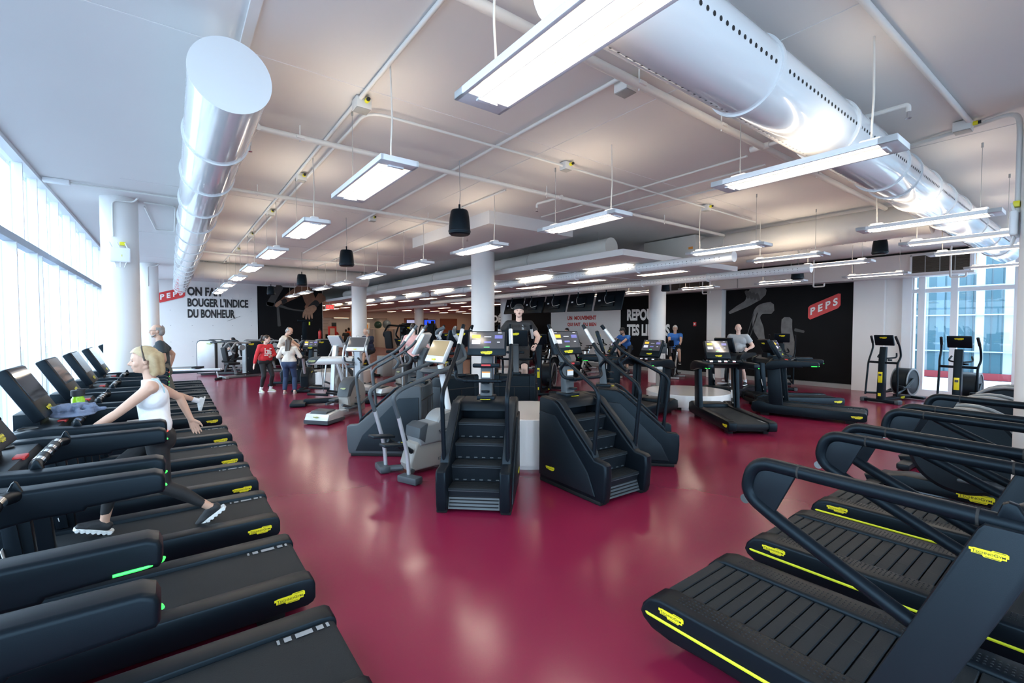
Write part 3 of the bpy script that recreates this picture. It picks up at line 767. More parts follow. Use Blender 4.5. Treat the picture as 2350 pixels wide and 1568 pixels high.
proto = pendant()
ORD = ['first', 'second', 'third', 'fourth', 'fifth', 'sixth', 'seventh', 'eighth', 'ninth', 'tenth', 'eleventh', 'twelfth']
rows = [(1.36, [1.50, 3.79, 6.12, 8.45, 10.83, 13.16, 15.5, 17.6, 19.1], 'white pendant tube lamp, %s of the row beside the window duct'),
        (3.86, [1.50, 3.80, 6.04, 8.40, 10.79, 13.13, 15.2, 17.5, 19.6], 'white pendant tube lamp, %s of the middle row past the speakers'),
        (7.00, [1.38, 3.73], 'white pendant tube lamp, %s of the pair before the thin ducts'),
        (8.70, [1.35, 3.55], 'white pendant tube lamp, %s of the pair under the matt spiral duct'),
        (10.3, [1.35, 3.35], 'white pendant tube lamp, %s of the pair beyond the matt spiral duct'),
        (13.25, [-0.9, 1.34, 3.47, 5.55, 7.94, 10.2, 12.5], 'white pendant tube lamp, %s of the row along the bulkhead')]
for x, ys, l in rows:
    for i, y in enumerate(ys):
        o = place(proto, USED, (x, y, 3.06), 180 if (x < 2 and i == 0) or x > 5 else 0, l % ORD[i], 'pendant lamps')

# hanging speakers
def speaker():
    t = thing('hanging_speaker', '', 'speaker')
    b = MB(); b.lathe([(0.0, -0.17), (0.105, -0.17), (0.125, -0.155), (0.128, -0.13), (0.117, 0.02), (0.104, 0.10), (0.092, 0.12), (0.0, 0.12)], (0, 0, 0), 'black_plastic', n=32); b.build('cabinet', None, t)
    b = MB(); b.lathe([(0.125, -0.145), (0.131, -0.135), (0.131, -0.12), (0.125, -0.11)], (0, 0, 0), 'charcoal', n=32); b.build('trim_ring', None, t)
    b = MB(); b.cyl((0, 0, 0.12), (0, 0, 0.19), 0.012, m='black_plastic', n=8); b.tube([(0, 0, 0.18), (0.01, 0, 0.3), (0, 0, 0.70)], 0.004, 'base_grey', n=6); b.build('cable', None, t)
    return t
proto = speaker()
for x, y, l in ((2.75, 4.70, 'black hanging speaker in front of the white column, the largest'), (2.55, 8.35, 'black hanging speaker between the two lamp rows, before the matt duct'),
                (2.78, 12.9, 'black hanging speaker in front of the matt duct'), (2.75, 17.3, 'black hanging speaker in front of the dark arm mural'),
                (10.75, 2.75, 'black hanging speaker under the matt spiral duct'), (11.5, 4.45, 'black hanging speaker below the thin duct end'), (12.2, 8.4, 'black hanging speaker beside the slogan column')):
    place(proto, USED, (x, y, 3.38 if x > 10.5 and y < 3 else 3.10), 0, l, 'hanging speakers')

# wireless unit on the window column and the near column
def access_point(label, x, y, z, deg):
    t = thing('access_point', label, 'wireless unit', (x, y, z), deg)
    b = MB(); b.box((0.03, 0, 0), (0.05, 0.25, 0.22), 'lamp_white', 0.02, seg=3); b.box((0.057, 0.02, -0.01), (0.004, 0.008, 0.03), 'badge_yellow'); b.build('body', None, t)
    for yy in (-0.09, 0, 0.09):
        b = MB(); b.cyl((0.03, yy, 0.1), (0.05, yy - 0.03, 0.18), 0.010, 0.008, 'lamp_white', 8); b.build('antenna', None, t)
        b = MB(); b.cyl((0.03, yy * 0.8, -0.1), (0.05, yy * 0.5, -0.19), 0.008, 0.006, 'lamp_white', 8); b.build('antenna', None, t)
    b = MB(); b.box((0.02, 0.03, 0.17), (0.04, 0.07, 0.05), 'badge_yellow', 0.004); b.build('junction', None, t)
access_point('white wireless unit with stubby antennas on the window column', -0.585, 9.075, 2.93, -90)
access_point('white wireless unit with antennas high on the near column', 5.97, 0.545, 2.75, 90)

# hanging monitors seen from behind
def monitor():
    t = thing('hanging_monitor', '', 'monitor')
    rt = Matrix.Rotation(R(16), 3, 'Y')
    def q(p): return rt @ Vector(p)
    b = MB(); b.box((0, 0, 0), (0.05, 1.12, 0.62), 'black_plastic', 0.008, rot=(0, R(16), 0)); b.build('casing', None, t)
    b = MB(); b.box(q((0.027, 0, 0)), (0.004, 1.06, 0.56), 'screen_dark', rot=(0, R(16), 0)); b.build('screen', None, t)
    b = MB(); b.box(q((-0.05, 0, -0.02)), (0.06, 0.5, 0.34), 'black_plastic', 0.01, rot=(0, R(16), 0)); b.build('back_box', None, t)
    b = MB(); b.tube([q((-0.05, 0.1, 0.1)), q((-0.1, 0.1, 0.3)), (-0.02, 0.1, 0.56), (0, 0.1, 1.17)], 0.022, 'black_plastic', n=8, rad=0.05); b.build('bracket', None, t)
    b = MB(); b.tube([q((-0.05, 0.12, 0.32)), q((-0.09, 0.14, 0.05)), q((-0.09, 0.02, -0.12)), q((-0.085, -0.3, -0.06))], 0.007, 'pipe_white', n=6, rad=0.08); b.build('cable', None, t)
    b = MB(); b.box(q((-0.028, 0.38, 0.02)), (0.003, 0.09, 0.05), 'label_white', rot=(0, R(16), 0)); b.build('label', None, t)
    return t
proto = monitor()
for i in range(5):
    place(proto, USED, (11.05, 9.65 + 1.24 * i, 2.66), 0, 'black hanging monitor seen from behind, %s from the slogan column' % ORD[i], 'hanging monitors')
# ------------------------------------------------------------------ exercise machines (local +x is where the user faces)
XR = Matrix.Identity(3)
FACE_L = orient((-1, 0, 0), (0, 0, 1))      # plate on the +y side, read from +y
FACE_R = orient((1, 0, 0), (0, 0, 1))       # plate on the -y side
FACE_B = orient((0, -1, 0), (0, 0, 1))      # plate facing -x
FACE_F = orient((0, 1, 0), (0, 0, 1))       # plate facing +x
FACE_T = orient((0, -1, 0), (1, 0, 0))      # plate facing up, read from -x

def tilt_frame(c, deg):
    """console frame: origin c, screen faces -x and leans back by deg"""
    return Matrix.Translation(Vector(c)) @ Matrix.Rotation(R(deg), 4, 'Y')
def console(t, c, deg, w, h, th=0.05, body='black_plastic', screen='screen_ui', ui=True, frame=None, badge_back=True, chin=0.22, badge_w=0.13):
    """tilted display: casing, glass, on-screen tiles, badge"""
    X = tilt_frame(c, deg)
    b = MB(); b.box((0, 0, 0), (th, w, h), body, 0.015)
    if frame: b.box((-th / 2, 0, 0), (0.012, w + 0.015, h + 0.015), frame, 0.005)
    for i in range(len(b.v)): b.v[i] = tuple(X @ Vector(b.v[i]))
    o = b.build('console', body, t)
    b = MB(); zc = h * chin / 2; sh = h * (1 - chin) - 0.03; sw = w - 0.04
    xs = -th / 2 - (0.0085 if frame else 0.003)
    b.box((xs, 0, zc), (0.004, sw, sh), screen)
    if ui:
        def tile(y, z, tw, tz, m): b.box((xs - 0.003, y * sw, zc + z * sh), (0.002, tw * sw, tz * sh), m)
        tile(0.31, 0.22, 0.24, 0.20, 'ui_yellow'); tile(0.31, -0.12, 0.24, 0.24, 'ui_white'); tile(-0.02, 0.2, 0.2, 0.03, 'ui_white')
        tile(-0.02, -0.12, 0.2, 0.10, 'ui_violet'); tile(-0.33, 0.2, 0.22, 0.2, 'ui_violet'); tile(-0.33, -0.12, 0.08, 0.04, 'ui_white')
        tile(0.36, 0.44, 0.1, 0.02, 'ui_white'); tile(-0.36, 0.44, 0.1, 0.03, 'ui_white'); tile(0.0, -0.42, 0.16, 0.05, 'ui_green')
    for i in range(len(b.v)): b.v[i] = tuple(X @ Vector(b.v[i]))
    b.build('screen', None, t)
    bd = badge('badge', badge_w, t, (0, 0, 0), XR)
    bd.matrix_local = X @ Matrix.Translation((-th / 2 - 0.004, 0, -h / 2 + h * chin * 0.45)) @ FACE_B.to_4x4()
    if badge_back:
        bd = badge('badge', badge_w * 1.15, t, (0, 0, 0), XR)
        bd.matrix_local = X @ Matrix.Translation((th / 2 + 0.002, 0, h * 0.28)) @ FACE_F.to_4x4()
    return X

def treadmill(led='led_green', ui=True, name='treadmill'):
    t = thing(name, '', 'treadmill')
    # deck: two long side covers with rounded rear ends
    for s, nm in ((1, 'side_cover'), (-1, 'side_cover')):
        prof = [(-0.985, 0.075), (-1.0, 0.10), (-1.0, 0.185), (-0.99, 0.215), (-0.965, 0.232), (-0.9, 0.238), (0.55, 0.246), (0.62, 0.26), (0.8, 0.31), (0.93, 0.26), (0.95, 0.12), (0.9, 0.06), (-0.95, 0.06)]
        b = MB(); b.prism(prof, s * 0.405, s * 0.265, 'black_plastic', bev=0.012); b.build(nm, None, t)
    b = MB(); b.box((0.0, 0, 0.115), (1.86, 0.54, 0.10), 'rubber', 0.01); b.box((0.74, 0, 0.22), (0.38, 0.54, 0.14), 'black_plastic', 0.04)
    for sx in (-0.75, 0.7):
        for sy in (-0.3, 0.3): b.box((sx, sy, 0.03), (0.16, 0.09, 0.06), 'rubber', 0.01)
    b.build('frame', None, t)
    prof = [(-0.96, 0.10), (-0.985, 0.13), (-0.99, 0.165), (-0.982, 0.195), (-0.955, 0.212), (0.58, 0.216), (0.58, 0.10)]
    b = MB(); b.prism(prof, -0.262, 0.262, 'belt_black')
    for x0, x1 in ((-0.945, -0.93), (-0.915, -0.88), (-0.86, -0.775), (-0.755, -0.72), (-0.70, -0.687)):
        b.quad([(x0, -0.245, 0.2166), (x1, -0.245, 0.2166), (x1, -0.205, 0.2166), (x0, -0.205, 0.2166)], 'mark_grey')
    b.build('belt', None, t)
    for s in (-1, 1):
        # upright: slanted panel
        prof = [(0.36, 0.23), (0.62, 0.23), (0.66, 1.04), (0.43, 1.04)]
        b = MB(); b.prism(prof, s * 0.40, s * 0.33, 'black_plastic', bev=0.015)
        b.prism([(0.40, 0.25), (0.47, 0.25), (0.56, 1.02), (0.49, 1.02)], s * 0.33, s * 0.305, 'black_plastic', bev=0.01)
        b.build('upright', None, t)
        # thick armrest with rounded end and rolling nose
        prof = [(-0.235, 1.06), (-0.245, 1.075), (-0.245, 1.125), (-0.235, 1.15), (-0.205, 1.163), (0.22, 1.166), (0.35, 1.176), (0.48, 1.172), (0.58, 1.15), (0.66, 1.10), (0.695, 1.03), (0.68, 0.97), (0.55, 0.965), (0.42, 1.00), (0.20, 1.035), (0.04, 1.035), (0.03, 1.05)]
        b = MB(); b.prism(prof, s * 0.475, s * 0.365, 'black_plastic', bev=0.028, seg=3); b.build('armrest', None, t)
        b = MB(); b.tube([(-0.12, s * 0.474, 1.070), (-0.20, s * 0.474, 1.072), (-0.243, s * 0.462, 1.076), (-0.247, s * 0.44, 1.077)], 0.0055, led, n=8, rad=0.04); b.build('status_light', None, t)
        b = MB(); b.prism([(0.222, 1.16), (0.275, 1.165), (0.258, 1.205), (0.249, 1.213), (0.240, 1.207)], s * 0.390, s * 0.366, 'black_plastic', bev=0.012); b.build('speed_lever', None, t)
    b = MB(); b.prism([(0.33, 1.11), (0.36, 1.158), (0.55, 1.16), (0.65, 1.09), (0.67, 1.0), (0.45, 1.02)], -0.37, 0.37, 'charcoal', bev=0.02); b.build('dashboard', None, t)
    b = MB(); b.box((0.37, 0.0, 1.158), (0.05, 0.09, 0.02), 'tag_red', 0.005, rot=(0, 0, 0)); b.build('stop_tag', None, t)
    for s in (-1, 1):
        b = MB(); b.lathe([(0.05, 0.0), (0.052, 0.006), (0.044, 0.006), (0.04, -0.01), (0, -0.01)], (0.50, s * 0.30, 1.162), 'hole_black', n=24); b.build('cup_holder', None, t)
    b = MB(); b.tube([(0.25, -0.37, 1.15), (0.27, -0.28, 1.165), (0.27, 0.28, 1.165), (0.25, 0.37, 1.15)], 0.026, 'black_plastic', n=14, rad=0.05)
    for y in (-0.22, -0.06, 0.06, 0.22): b.cyl((0.27, y - 0.03, 1.165), (0.27, y + 0.03, 1.165), 0.0275, m='chrome', n=16, caps=False)
    b.build('grip_bar', None, t)
    console(t, (0.545, 0, 1.375), 28, 0.48, 0.40, th=0.075, screen='screen_ui' if ui else 'screen_dark', ui=ui, chin=0.30)
    b = MB(); b.prism([(0.46, 1.12), (0.60, 1.12), (0.60, 1.24), (0.47, 1.24)], -0.14, 0.14, 'black_plastic', bev=0.01); b.build('console_neck', None, t)
    b = MB(); b.box((0.50, -0.325, 0.50), (0.003, 0.09, 0.16), 'label_white', rot=(0, 0.2, 0)); b.box((0.455, -0.325, 0.33), (0.003, 0.06, 0.03), 'label_white', rot=(0, 0.2, 0)); b.build('label', None, t)
    badge('badge', 0.175, t, (-0.845, 0.406, 0.147), FACE_L); badge('badge', 0.175, t, (-0.845, -0.406, 0.147), FACE_R)
    return t

GROUP_ROW = 'treadmills in the row along the windows'
tm = treadmill('led_green', ui=False)
tm_red = treadmill('led_red', ui=False)
for c in tm_red.children:
    pass
row_y = [1.12, 2.34, 3.48, 4.67, 5.86, 7.10, 8.42, 10.14, 11.38, 12.60, 13.83, 15.07, 16.3]
desc = ['mostly out of frame below, only its armrest end showing', 'whose belt end is cut by the lower frame edge', 'second whole one from the near end', 'under the blond woman, towel and green bottle on it', 'just beyond the blond woman',
        'second beyond the blond woman', 'just in front of the window column', 'just behind the window column, under the walking man', 'one past the walking man', 'two past the walking man', 'three past the walking man', 'second to last at the north end', 'last at the north end']
for i, y in enumerate(row_y):
    o = place(tm_red if i in (3, 7) else tm, USED, (-0.28, y, 0), 180, 'black treadmill in the window row, ' + desc[i], GROUP_ROW)

ui_tm = treadmill('led_green', ui=True)
DC = Vector((9.85, 6.15))
for ang, dist, l in ((231, 2.2, 'black treadmill aimed at the low white drum, deck end toward the stair climbers'), (284, 2.4, 'black treadmill aimed at the low white drum, with lime badge on its long side'),
                     (320, 2.37, 'black treadmill at the low white drum, the shorter-looking one behind'), (2, 2.35, 'black treadmill at the low white drum used by the bald man'), (183, 2.05, 'black treadmill between the stair climbers and the low white drum'),
                     (140, 2.3, 'black treadmill on the far side of the low white drum')):
    p = DC + Vector((math.cos(R(ang)), math.sin(R(ang)))) * dist
    place(ui_tm, USED, (p.x, p.y, 0), ang + 180, l, 'treadmills around the low white drum')

def drum(label, x, y, r, h):
    t = thing('round_pedestal', label, 'pedestal', (x, y, 0))
    b = MB(); b.lathe([(r - 0.05, 0), (r - 0.05, 0.05), (r, 0.06), (r, h - 0.01), (r - 0.01, h), (0, h)], (0, 0, 0), 'drum_white', n=72); b.build('body', None, t)
    b = MB()
    for k in range(6):
        a = R(20 + 60 * k); b.box(((r - 0.06) * math.cos(a), (r - 0.06) * math.sin(a), 0.025), (0.10, 0.14, 0.05), 'hole_black', rot=(a, 0, 0))
    b.build('cable_slot', None, t)
drum('white round pedestal in the middle of the stair climbers', 4.10, 5.08, 0.75, 0.66)
drum('low white round drum with shiny top among the treadmills', 9.85, 6.15, 0.95, 0.33)
drum('white round drum behind the woman in the white sweater', 4.45, 15.1, 0.88, 0.45)
drum('small white round drum behind the man in the cap', 8.6, 11.6, 0.45, 0.5)

def slat_treadmill():
    t = thing('slat_treadmill', '', 'treadmill')
    for s in (-1, 1):
        prof = [(-1.0, 0.185), (-0.985, 0.235), (-0.94, 0.285), (-0.87, 0.308), (0.85, 0.33), (0.95, 0.28), (0.97, 0.12), (-0.55, 0.115), (-0.80, 0.10), (-0.92, 0.115), (-0.98, 0.15)]
        b = MB(); b.prism(prof, s * 0.445, s * 0.265, 'black_plastic', bev=0.02, seg=3); b.build('side_cover', None, t)
        b = MB(); b.tube([(-0.975, s * 0.43, 0.198), (-0.94, s * 0.4465, 0.198), (0.9, s * 0.4465, 0.215)], 0.0085, 'lime', n=6); b.build('stripe', None, t)
        b = MB()
        for i in range(64):
            for j in range(4):
                x = -0.80 + i * 0.022; y = s * (0.30 + j * 0.025); z = 0.3085 + (x + 0.87) * 0.01279
                dx = 0.006 if (i + j) % 2 else 0.0045
                b.add([(x - dx, y - .004, z), (x + dx, y - .004, z), (x + dx, y + .004, z), (x - dx, y + .004, z), (x, y, z + .004)], [[0, 1, 4], [1, 2, 4], [2, 3, 4], [3, 0, 4]], 'charcoal')
        b.build('tread_dots', None, t)
        badge('badge', 0.155, t, (-0.79, s * 0.447, 0.253), FACE_L if s > 0 else FACE_R)
        # upright panel, leaning forward
        prof = [(0.03, 0.30), (0.28, 0.30), (0.335, 0.62), (0.55, 1.17), (0.53, 1.20), (0.40, 1.20), (0.385, 1.18), (0.16, 0.62)]
        b = MB(); b.prism(prof, s * 0.495, s * 0.445, 'charcoal', bev=0.008); b.build('upright', None, t)
        badge('badge', 0.092, t, (0.413, s * 0.4965, 1.108), orient((-s * 1, 0, 0.0), (0, 0, 1)))
        # hand rail: top bar, round rear loop, lower brace
        y = s * 0.44
        b = MB(); b.tube([(0.95, y, 1.19), (0.42, y, 1.205), (-0.10, y, 1.215), (-0.36, y, 1.222), (-0.40, y, 1.06), (-0.27, y, 0.985), (0.16, y, 0.78), (0.24, y, 0.745)], 0.030, 'black_plastic', n=16, rad=0.12, k=8)
        for xx, zz in ((-0.17, 1.2165), (0.38, 1.2057)): b.cyl((xx - 0.004, y, zz), (xx + 0.004, y, zz), 0.0312, m='hole_black', n=16)
        b.build('hand_rail', None, t)
        b = MB(); b.prism([(-0.32, 1.205), (-0.18, 1.20), (-0.27, 1.0), (-0.345, 1.04), (-0.375, 1.10), (-0.37, 1.17)], y - 0.012, y + 0.012, 'charcoal', bev=0.004); b.build('infill_plate', None, t)
        b = MB(); b.lathe([(0.014, -.004), (0.022, -.004), (0.022, .004), (0.014, .004)], (-0.40, y, 1.03), 'chrome', n=16, axis='y'); b.build('hook_ring', None, t)
        b = MB(); b.prism([(0.42, 1.22), (0.50, 1.22), (0.47, 1.275), (0.45, 1.28), (0.435, 1.27)], y - 0.02, y + 0.02, 'black_plastic', bev=0.01); b.build('speed_lever', None, t)
    b = MB(); b.box((0.0, 0, 0.20), (1.85, 0.53, 0.12), 'rubber', 0.02); b.box((0.85, 0, 0.22), (0.3, 0.6, 0.22), 'black_plastic', 0.05)
    b.box((-0.62, -0.2, 0.06), (0.3, 0.18, 0.13), 'rubber', 0.02); b.box((-0.62, 0.2, 0.06), (0.3, 0.18, 0.13), 'rubber', 0.02); b.box((0.7, 0, 0.06), (0.3, 0.7, 0.13), 'rubber', 0.02)
    b.build('frame', None, t)
    b = MB()
    for i in range(24):
        x = -0.93 + i * 0.0735; z = 0.272 + (x + 0.87) * 0.0125
        b.box((x + 0.036, 0, z + 0.006), (0.067, 0.525, 0.022), 'belt_black', 0.005, rot=(0, -0.0125, 0), seg=1)
        b.box((x + 0.036, 0.06 if i % 2 else -0.06, z + 0.0172), (0.066, 0.003, 0.001), 'ink_black')
    b.build('slat_belt', None, t)
    b = MB(); b.tube([(0.46, -0.42, 1.225), (0.52, -0.30, 1.25), (0.55, 0.0, 1.26), (0.52, 0.30, 1.25), (0.46, 0.42, 1.225)], 0.032, 'black_plastic', n=14, rad=0.12)
    b.box((0.53, 0, 1.285), (0.10, 0.14, 0.03), 'tag_red', 0.008); b.build('grip_bar', None, t)
    b = MB(); b.prism([(0.5, 1.19), (0.95, 1.17), (1.0, 1.25), (0.55, 1.23)], -0.40, 0.40, 'charcoal', bev=0.015); b.box((0.62, 0.28, 1.245), (0.08, 0.2, 0.006), 'label_white', 0.002); b.build('dashboard', None, t)
    console(t, (1.02, 0, 1.48), 24, 0.62, 0.46, th=0.06, ui=True)
    return t
sl = slat_treadmill()
for i, (x, l) in enumerate(((2.62, 'slat belt treadmill with lime side stripe, nearest the camera'), (3.86, 'slat belt treadmill with lime side stripe, second from the camera'), (5.08, 'slat belt treadmill with lime side stripe, farthest of the three'))):
    place(sl, USED, (x, 0.65, 0), -90, l, 'slat belt treadmills')

def stair_climber(old=False):
    t = thing('stair_climber', '', 'stair climber')
    body = 'slate' if old else 'black_plastic'; trim_m = 'charcoal' if old else 'charcoal'
    for s in (-1, 1):
        prof = [(-0.50, 0.03), (-0.52, 0.10), (-0.535, 0.30), (-0.53, 0.42), (-0.50, 0.445), (-0.38, 0.455), (-0.30, 0.52), (0.20, 0.965), (0.27, 1.0), (0.50, 1.02), (0.53, 0.99), (0.54, 0.6), (0.52, 0.03)]
        b = MB(); b.prism(prof, s * 0.345, s * 0.245, body, bev=0.022, seg=3); b.build('side_wall', None, t)
        prof2 = [(-0.40, 0.08), (-0.30, 0.30), (0.22, 0.83), (0.50, 0.85), (0.51, 0.08)]
        b = MB(); b.prism(prof2, s * 0.362, s * 0.34, trim_m if not old else 'charcoal', bev=0.012); b.build('side_panel', None, t)
        b = MB(); b.box((0.02, s * 0.30, 0.022), (0.98, 0.10, 0.044), 'rubber', 0.01); b.build('foot', None, t)
        b = MB(); b.prism([(-0.36, 0.47), (-0.30, 0.535), (0.19, 0.972), (0.26, 1.008), (0.24, 1.012), (0.16, 0.98), (-0.34, 0.53)], s * 0.335, s * 0.255, 'charcoal', bev=0.006); b.build('trim_strip', None, t)
        y = s * 0.305
        b = MB(); b.tube([(-0.33, y, 0.48), (-0.40, y, 1.12), (-0.36, y, 1.20), (0.12, y * 0.98, 1.47), (0.24, y * 0.95, 1.56), (0.46, y * 0.86, 1.87)], 0.021, body if not old else 'slate', n=12, rad=0.10)
        b.tube([(0.10, y * 0.98, 1.46), (0.22, y * 0.98, 1.36), (0.16, y * 0.95, 1.26), (0.10, y * 0.5, 1.25)], 0.019, body, n=10, rad=0.06)
        b.build('hand_rail', None, t)
        b = MB(); b.tube([(0.30, y * 0.925, 1.645), (0.42, y * 0.875, 1.815)], 0.0225, 'silver', n=12); b.build('grip_sensor', None, t)
        badge('badge', 0.15, t, (0.30, s * 0.364, 0.20), FACE_L if s > 0 else FACE_R)
    b = MB(); b.tube([(0.105, -0.2, 1.25), (0.10, 0, 1.25), (0.105, 0.2, 1.25)], 0.019, body, n=10); b.build('front_bar', None, t)
    # revolving steps
    for i in range(5):
        x = -0.44 + i * 0.165; z = 0.245 + i * 0.185
        if z > 0.95: break
        b = MB(); b.box((x + 0.10, 0, z - 0.012), (0.22, 0.485, 0.024), 'belt_black', 0.005)
        for k in range(7): b.box((x + 0.01 + k * 0.028, 0, z + 0.001), (0.008, 0.46, 0.003), 'rubber')
        b.box((x, 0, z - 0.016), (0.016, 0.485, 0.03), 'slate', 0.003)
        b.box((x + 0.03, 0, z - 0.10), (0.02, 0.485, 0.165), 'charcoal', rot=(0, -0.18, 0))
        for k in range(6): b.box((x + 0.035, -0.2 + k * 0.08, z - 0.165), (0.024, 0.035, 0.012), 'slate', 0.003)
        b.build('step', None, t)
    b = MB(); b.prism([(-0.46, 0.04), (-0.455, 0.05), (-0.40, 0.20), (-0.38, 0.20), (-0.42, 0.04)], -0.24, 0.24, 'slate')
    for k in range(5): b.box((-0.452 + k * 0.011, 0, 0.065 + k * 0.03), (0.012, 0.46, 0.008), 'rubber')
    b.build('step_skirt', None, t)
    b = MB(); b.prism([(0.20, 0.90), (0.22, 0.965), (0.27, 1.0), (0.50, 1.02), (0.535, 0.98), (0.53, 0.05), (0.40, 0.05), (0.38, 0.90)], -0.25, 0.25, body, bev=0.01); b.build('rear_housing', None, t)
    b = MB(); b.box((0.538, 0, 0.80), (0.012, 0.66, 0.012), 'hole_black'); b.box((0.538, 0.0, 0.45), (0.012, 0.008, 0.66), 'hole_black'); b.build('panel_seam', None, t)
    badge('badge', 0.11, t, (0.30, 0, 1.012), FACE_T)
    b = MB(); b.prism([(0.36, 1.0), (0.50, 1.0), (0.48, 1.06), (0.50, 1.40), (0.56, 1.52), (0.50, 1.55), (0.42, 1.42), (0.38, 1.06)], -0.065, 0.065, 'slate' if not old else 'slate', bev=0.012)
    b.box((0.43, 0, 1.02), (0.2, 0.2, 0.05), 'black_plastic', 0.012); b.build('console_post', None, t)
    b = MB(); b.box((0.40, 0, 1.395), (0.05, 0.30, 0.05), 'black_plastic', 0.015); b.box((0.372, 0.0, 1.40), (0.004, 0.10, 0.02), 'tag_red'); b.build('control_bar', None, t)
    b = MB(); b.box((0.385, 0, 1.29), (0.004, 0.09, 0.07), 'label_white'); b.box((0.383, 0, 1.318), (0.004, 0.09, 0.014), 'label_orange'); b.build('label', None, t)
    b = MB()
    for zz in (1.09, 1.19): b.lathe([(0.040, 0), (0.046, 0), (0.046, 0.02), (0.040, 0.02)], (0.33, 0.0, zz), 'black_plastic', n=20)
    b.build('bottle_cage', None, t)
    if old: console(t, (0.46, 0, 1.60), 26, 0.44, 0.34, th=0.06, body='silver', screen='ui_brown', ui=False, badge_back=False, badge_w=0.10)
    else: console(t, (0.48, 0, 1.65), 18, 0.43, 0.30, th=0.05)
    return t
CP = Vector((3.95, 5.42))
sc_dummy = None
sc_ = stair_climber(); sc_old = stair_climber(True)
for ang, dist, pr, l in ((228, 1.80, sc_, 'black stair climber facing away, nearest to the camera'), (268, 1.80, sc_, 'black stair climber with yellow badge low on its tall dark side'), (313, 1.85, sc_, 'black stair climber seen from the side, beside the treadmills'),
                         (140, 1.72, sc_old, 'slate grey stair climber seen from the side, behind the silver stepper'), (91, 1.80, sc_, 'black stair climber seen from behind with towel on its post'), (47, 1.80, sc_, 'black stair climber used by the man in the cap')):
    p = CP + Vector((math.cos(R(ang)), math.sin(R(ang)))) * dist
    if ang == 228: p += Vector((-0.07, 0.05))
    o = place(pr, USED, (p.x, p.y, 0), ang + 180, l, 'stair climbers around the white pedestal'); o.scale = (1.02, 1.07, 1.0)

def silver_stepper():
    t = thing('stepper', 'silver grey stepper with curved arms left of the nearest stair climber', 'stepper')
    b = MB(); b.prism([(-0.06, 0.05), (-0.09, 0.14), (0.0, 0.38), (0.10, 0.44), (0.78, 0.46), (0.82, 0.36), (0.76, 0.10), (0.6, 0.05)], -0.13, 0.13, 'warm_grey', bev=0.03, seg=3); b.build('housing', None, t)
    b = MB(); b.prism([(0.05, 0.36), (0.02, 0.46), (0.04, 0.57), (0.12, 0.62), (0.66, 0.64), (0.74, 0.58), (0.74, 0.46), (0.64, 0.37)], -0.16, 0.16, 'grey_plastic', bev=0.03, seg=3)
    b.lathe([(0.0, -.155), (0.20, -.155), (0.22, -.13), (0.22, .13), (0.20, .155), (0, .155)], (0.50, 0, 0.53), 'grey_plastic', n=40, axis='y'); b.build('shroud', None, t)
    b = MB(); b.prism([(0.015, 0.46), (0.03, 0.585), (0.12, 0.63), (0.16, 0.63), (0.11, 0.38)], -0.165, 0.165, 'slate', bev=0.02); b.build('nose_cap', None, t)
    badge('badge', 0.26, t, (0.44, -0.167, 0.50), FACE_R, 'slate', 'silver'); badge('badge', 0.26, t, (0.44, 0.167, 0.50), FACE_L, 'slate', 'silver')
    letters('EXCITE', 'lettering', t, (0.32, -0.131, 0.13), XP, ZP, 0.035, 'slate', width=0.24)
    for s in (-1, 1):
        b = MB(); b.box((-0.22, s * 0.32, 0.05), (0.13, 0.30, 0.085), 'slate', 0.02, rot=(R(-14 * s), 0, 0)); b.tube([(-0.05, s * 0.1, 0.06), (-0.2, s * 0.22, 0.05)], 0.04, 'slate', n=10); b.build('foot', None, t)
        b = MB(); b.tube([(-0.20, s * 0.27, 0.07), (-0.22, s * 0.27, 0.35), (-0.34, s * 0.28, 0.80)], 0.024, 'pole_silver', n=14, rad=0.2); b.build('arm_post', None, t)
        b = MB(); b.tube([(-0.34, s * 0.28, 0.79), (-0.42, s * 0.28, 1.04), (-0.30, s * 0.28, 1.12), (0.45, s * 0.27, 1.34), (0.72, s * 0.24, 1.44), (0.66, s * 0.20, 1.60), (0.52, s * 0.2, 1.78), (0.62, s * 0.12, 1.84)], 0.025, 'slate', n=14, rad=0.12); b.build('hand_rail', None, t)
        b = MB(); b.tube([(0.60, s * 0.2, 1.68), (0.545, s * 0.2, 1.75)], 0.0265, 'silver', n=12); b.build('grip_sensor', None, t)
        b = MB(); b.box((-0.33, s * 0.13, 0.47 + 0.03 * s), (0.30, 0.14, 0.035), 'charcoal', 0.012, rot=(0, R(8), 0))
        for k in range(6): b.box((-0.43 + k * 0.04, s * 0.13, 0.495 + 0.03 * s - k * 0.0055), (0.012, 0.12, 0.006), 'rubber')
        b.tube([(-0.25, s * 0.12, 0.44), (-0.05, s * 0.1, 0.30)], 0.03, 'charcoal', n=8); b.build('pedal', None, t)
    b = MB(); b.tube([(0.62, 0, 0.60), (0.46, 0, 1.34)], 0.04, 'lamp_white', n=14); b.build('console_post', None, t)
    b = MB(); b.lathe([(0.0, 0), (0.2, 0), (0.24, 0.03), (0.2, 0.07), (0.0, 0.05)], (0.42, 0, 1.24), 'slate', n=28); b.build('tray', None, t)
    console(t, (0.44, 0, 1.52), 28, 0.40, 0.32, th=0.06, body='silver', screen='ui_brown', ui=False, badge_back=False, badge_w=0.09)
    return t
o = silver_stepper(); o.location = (2.40, 5.33, 0); o.rotation_euler = (0, 0, R(8)); o['group'] = 'older silver machines'

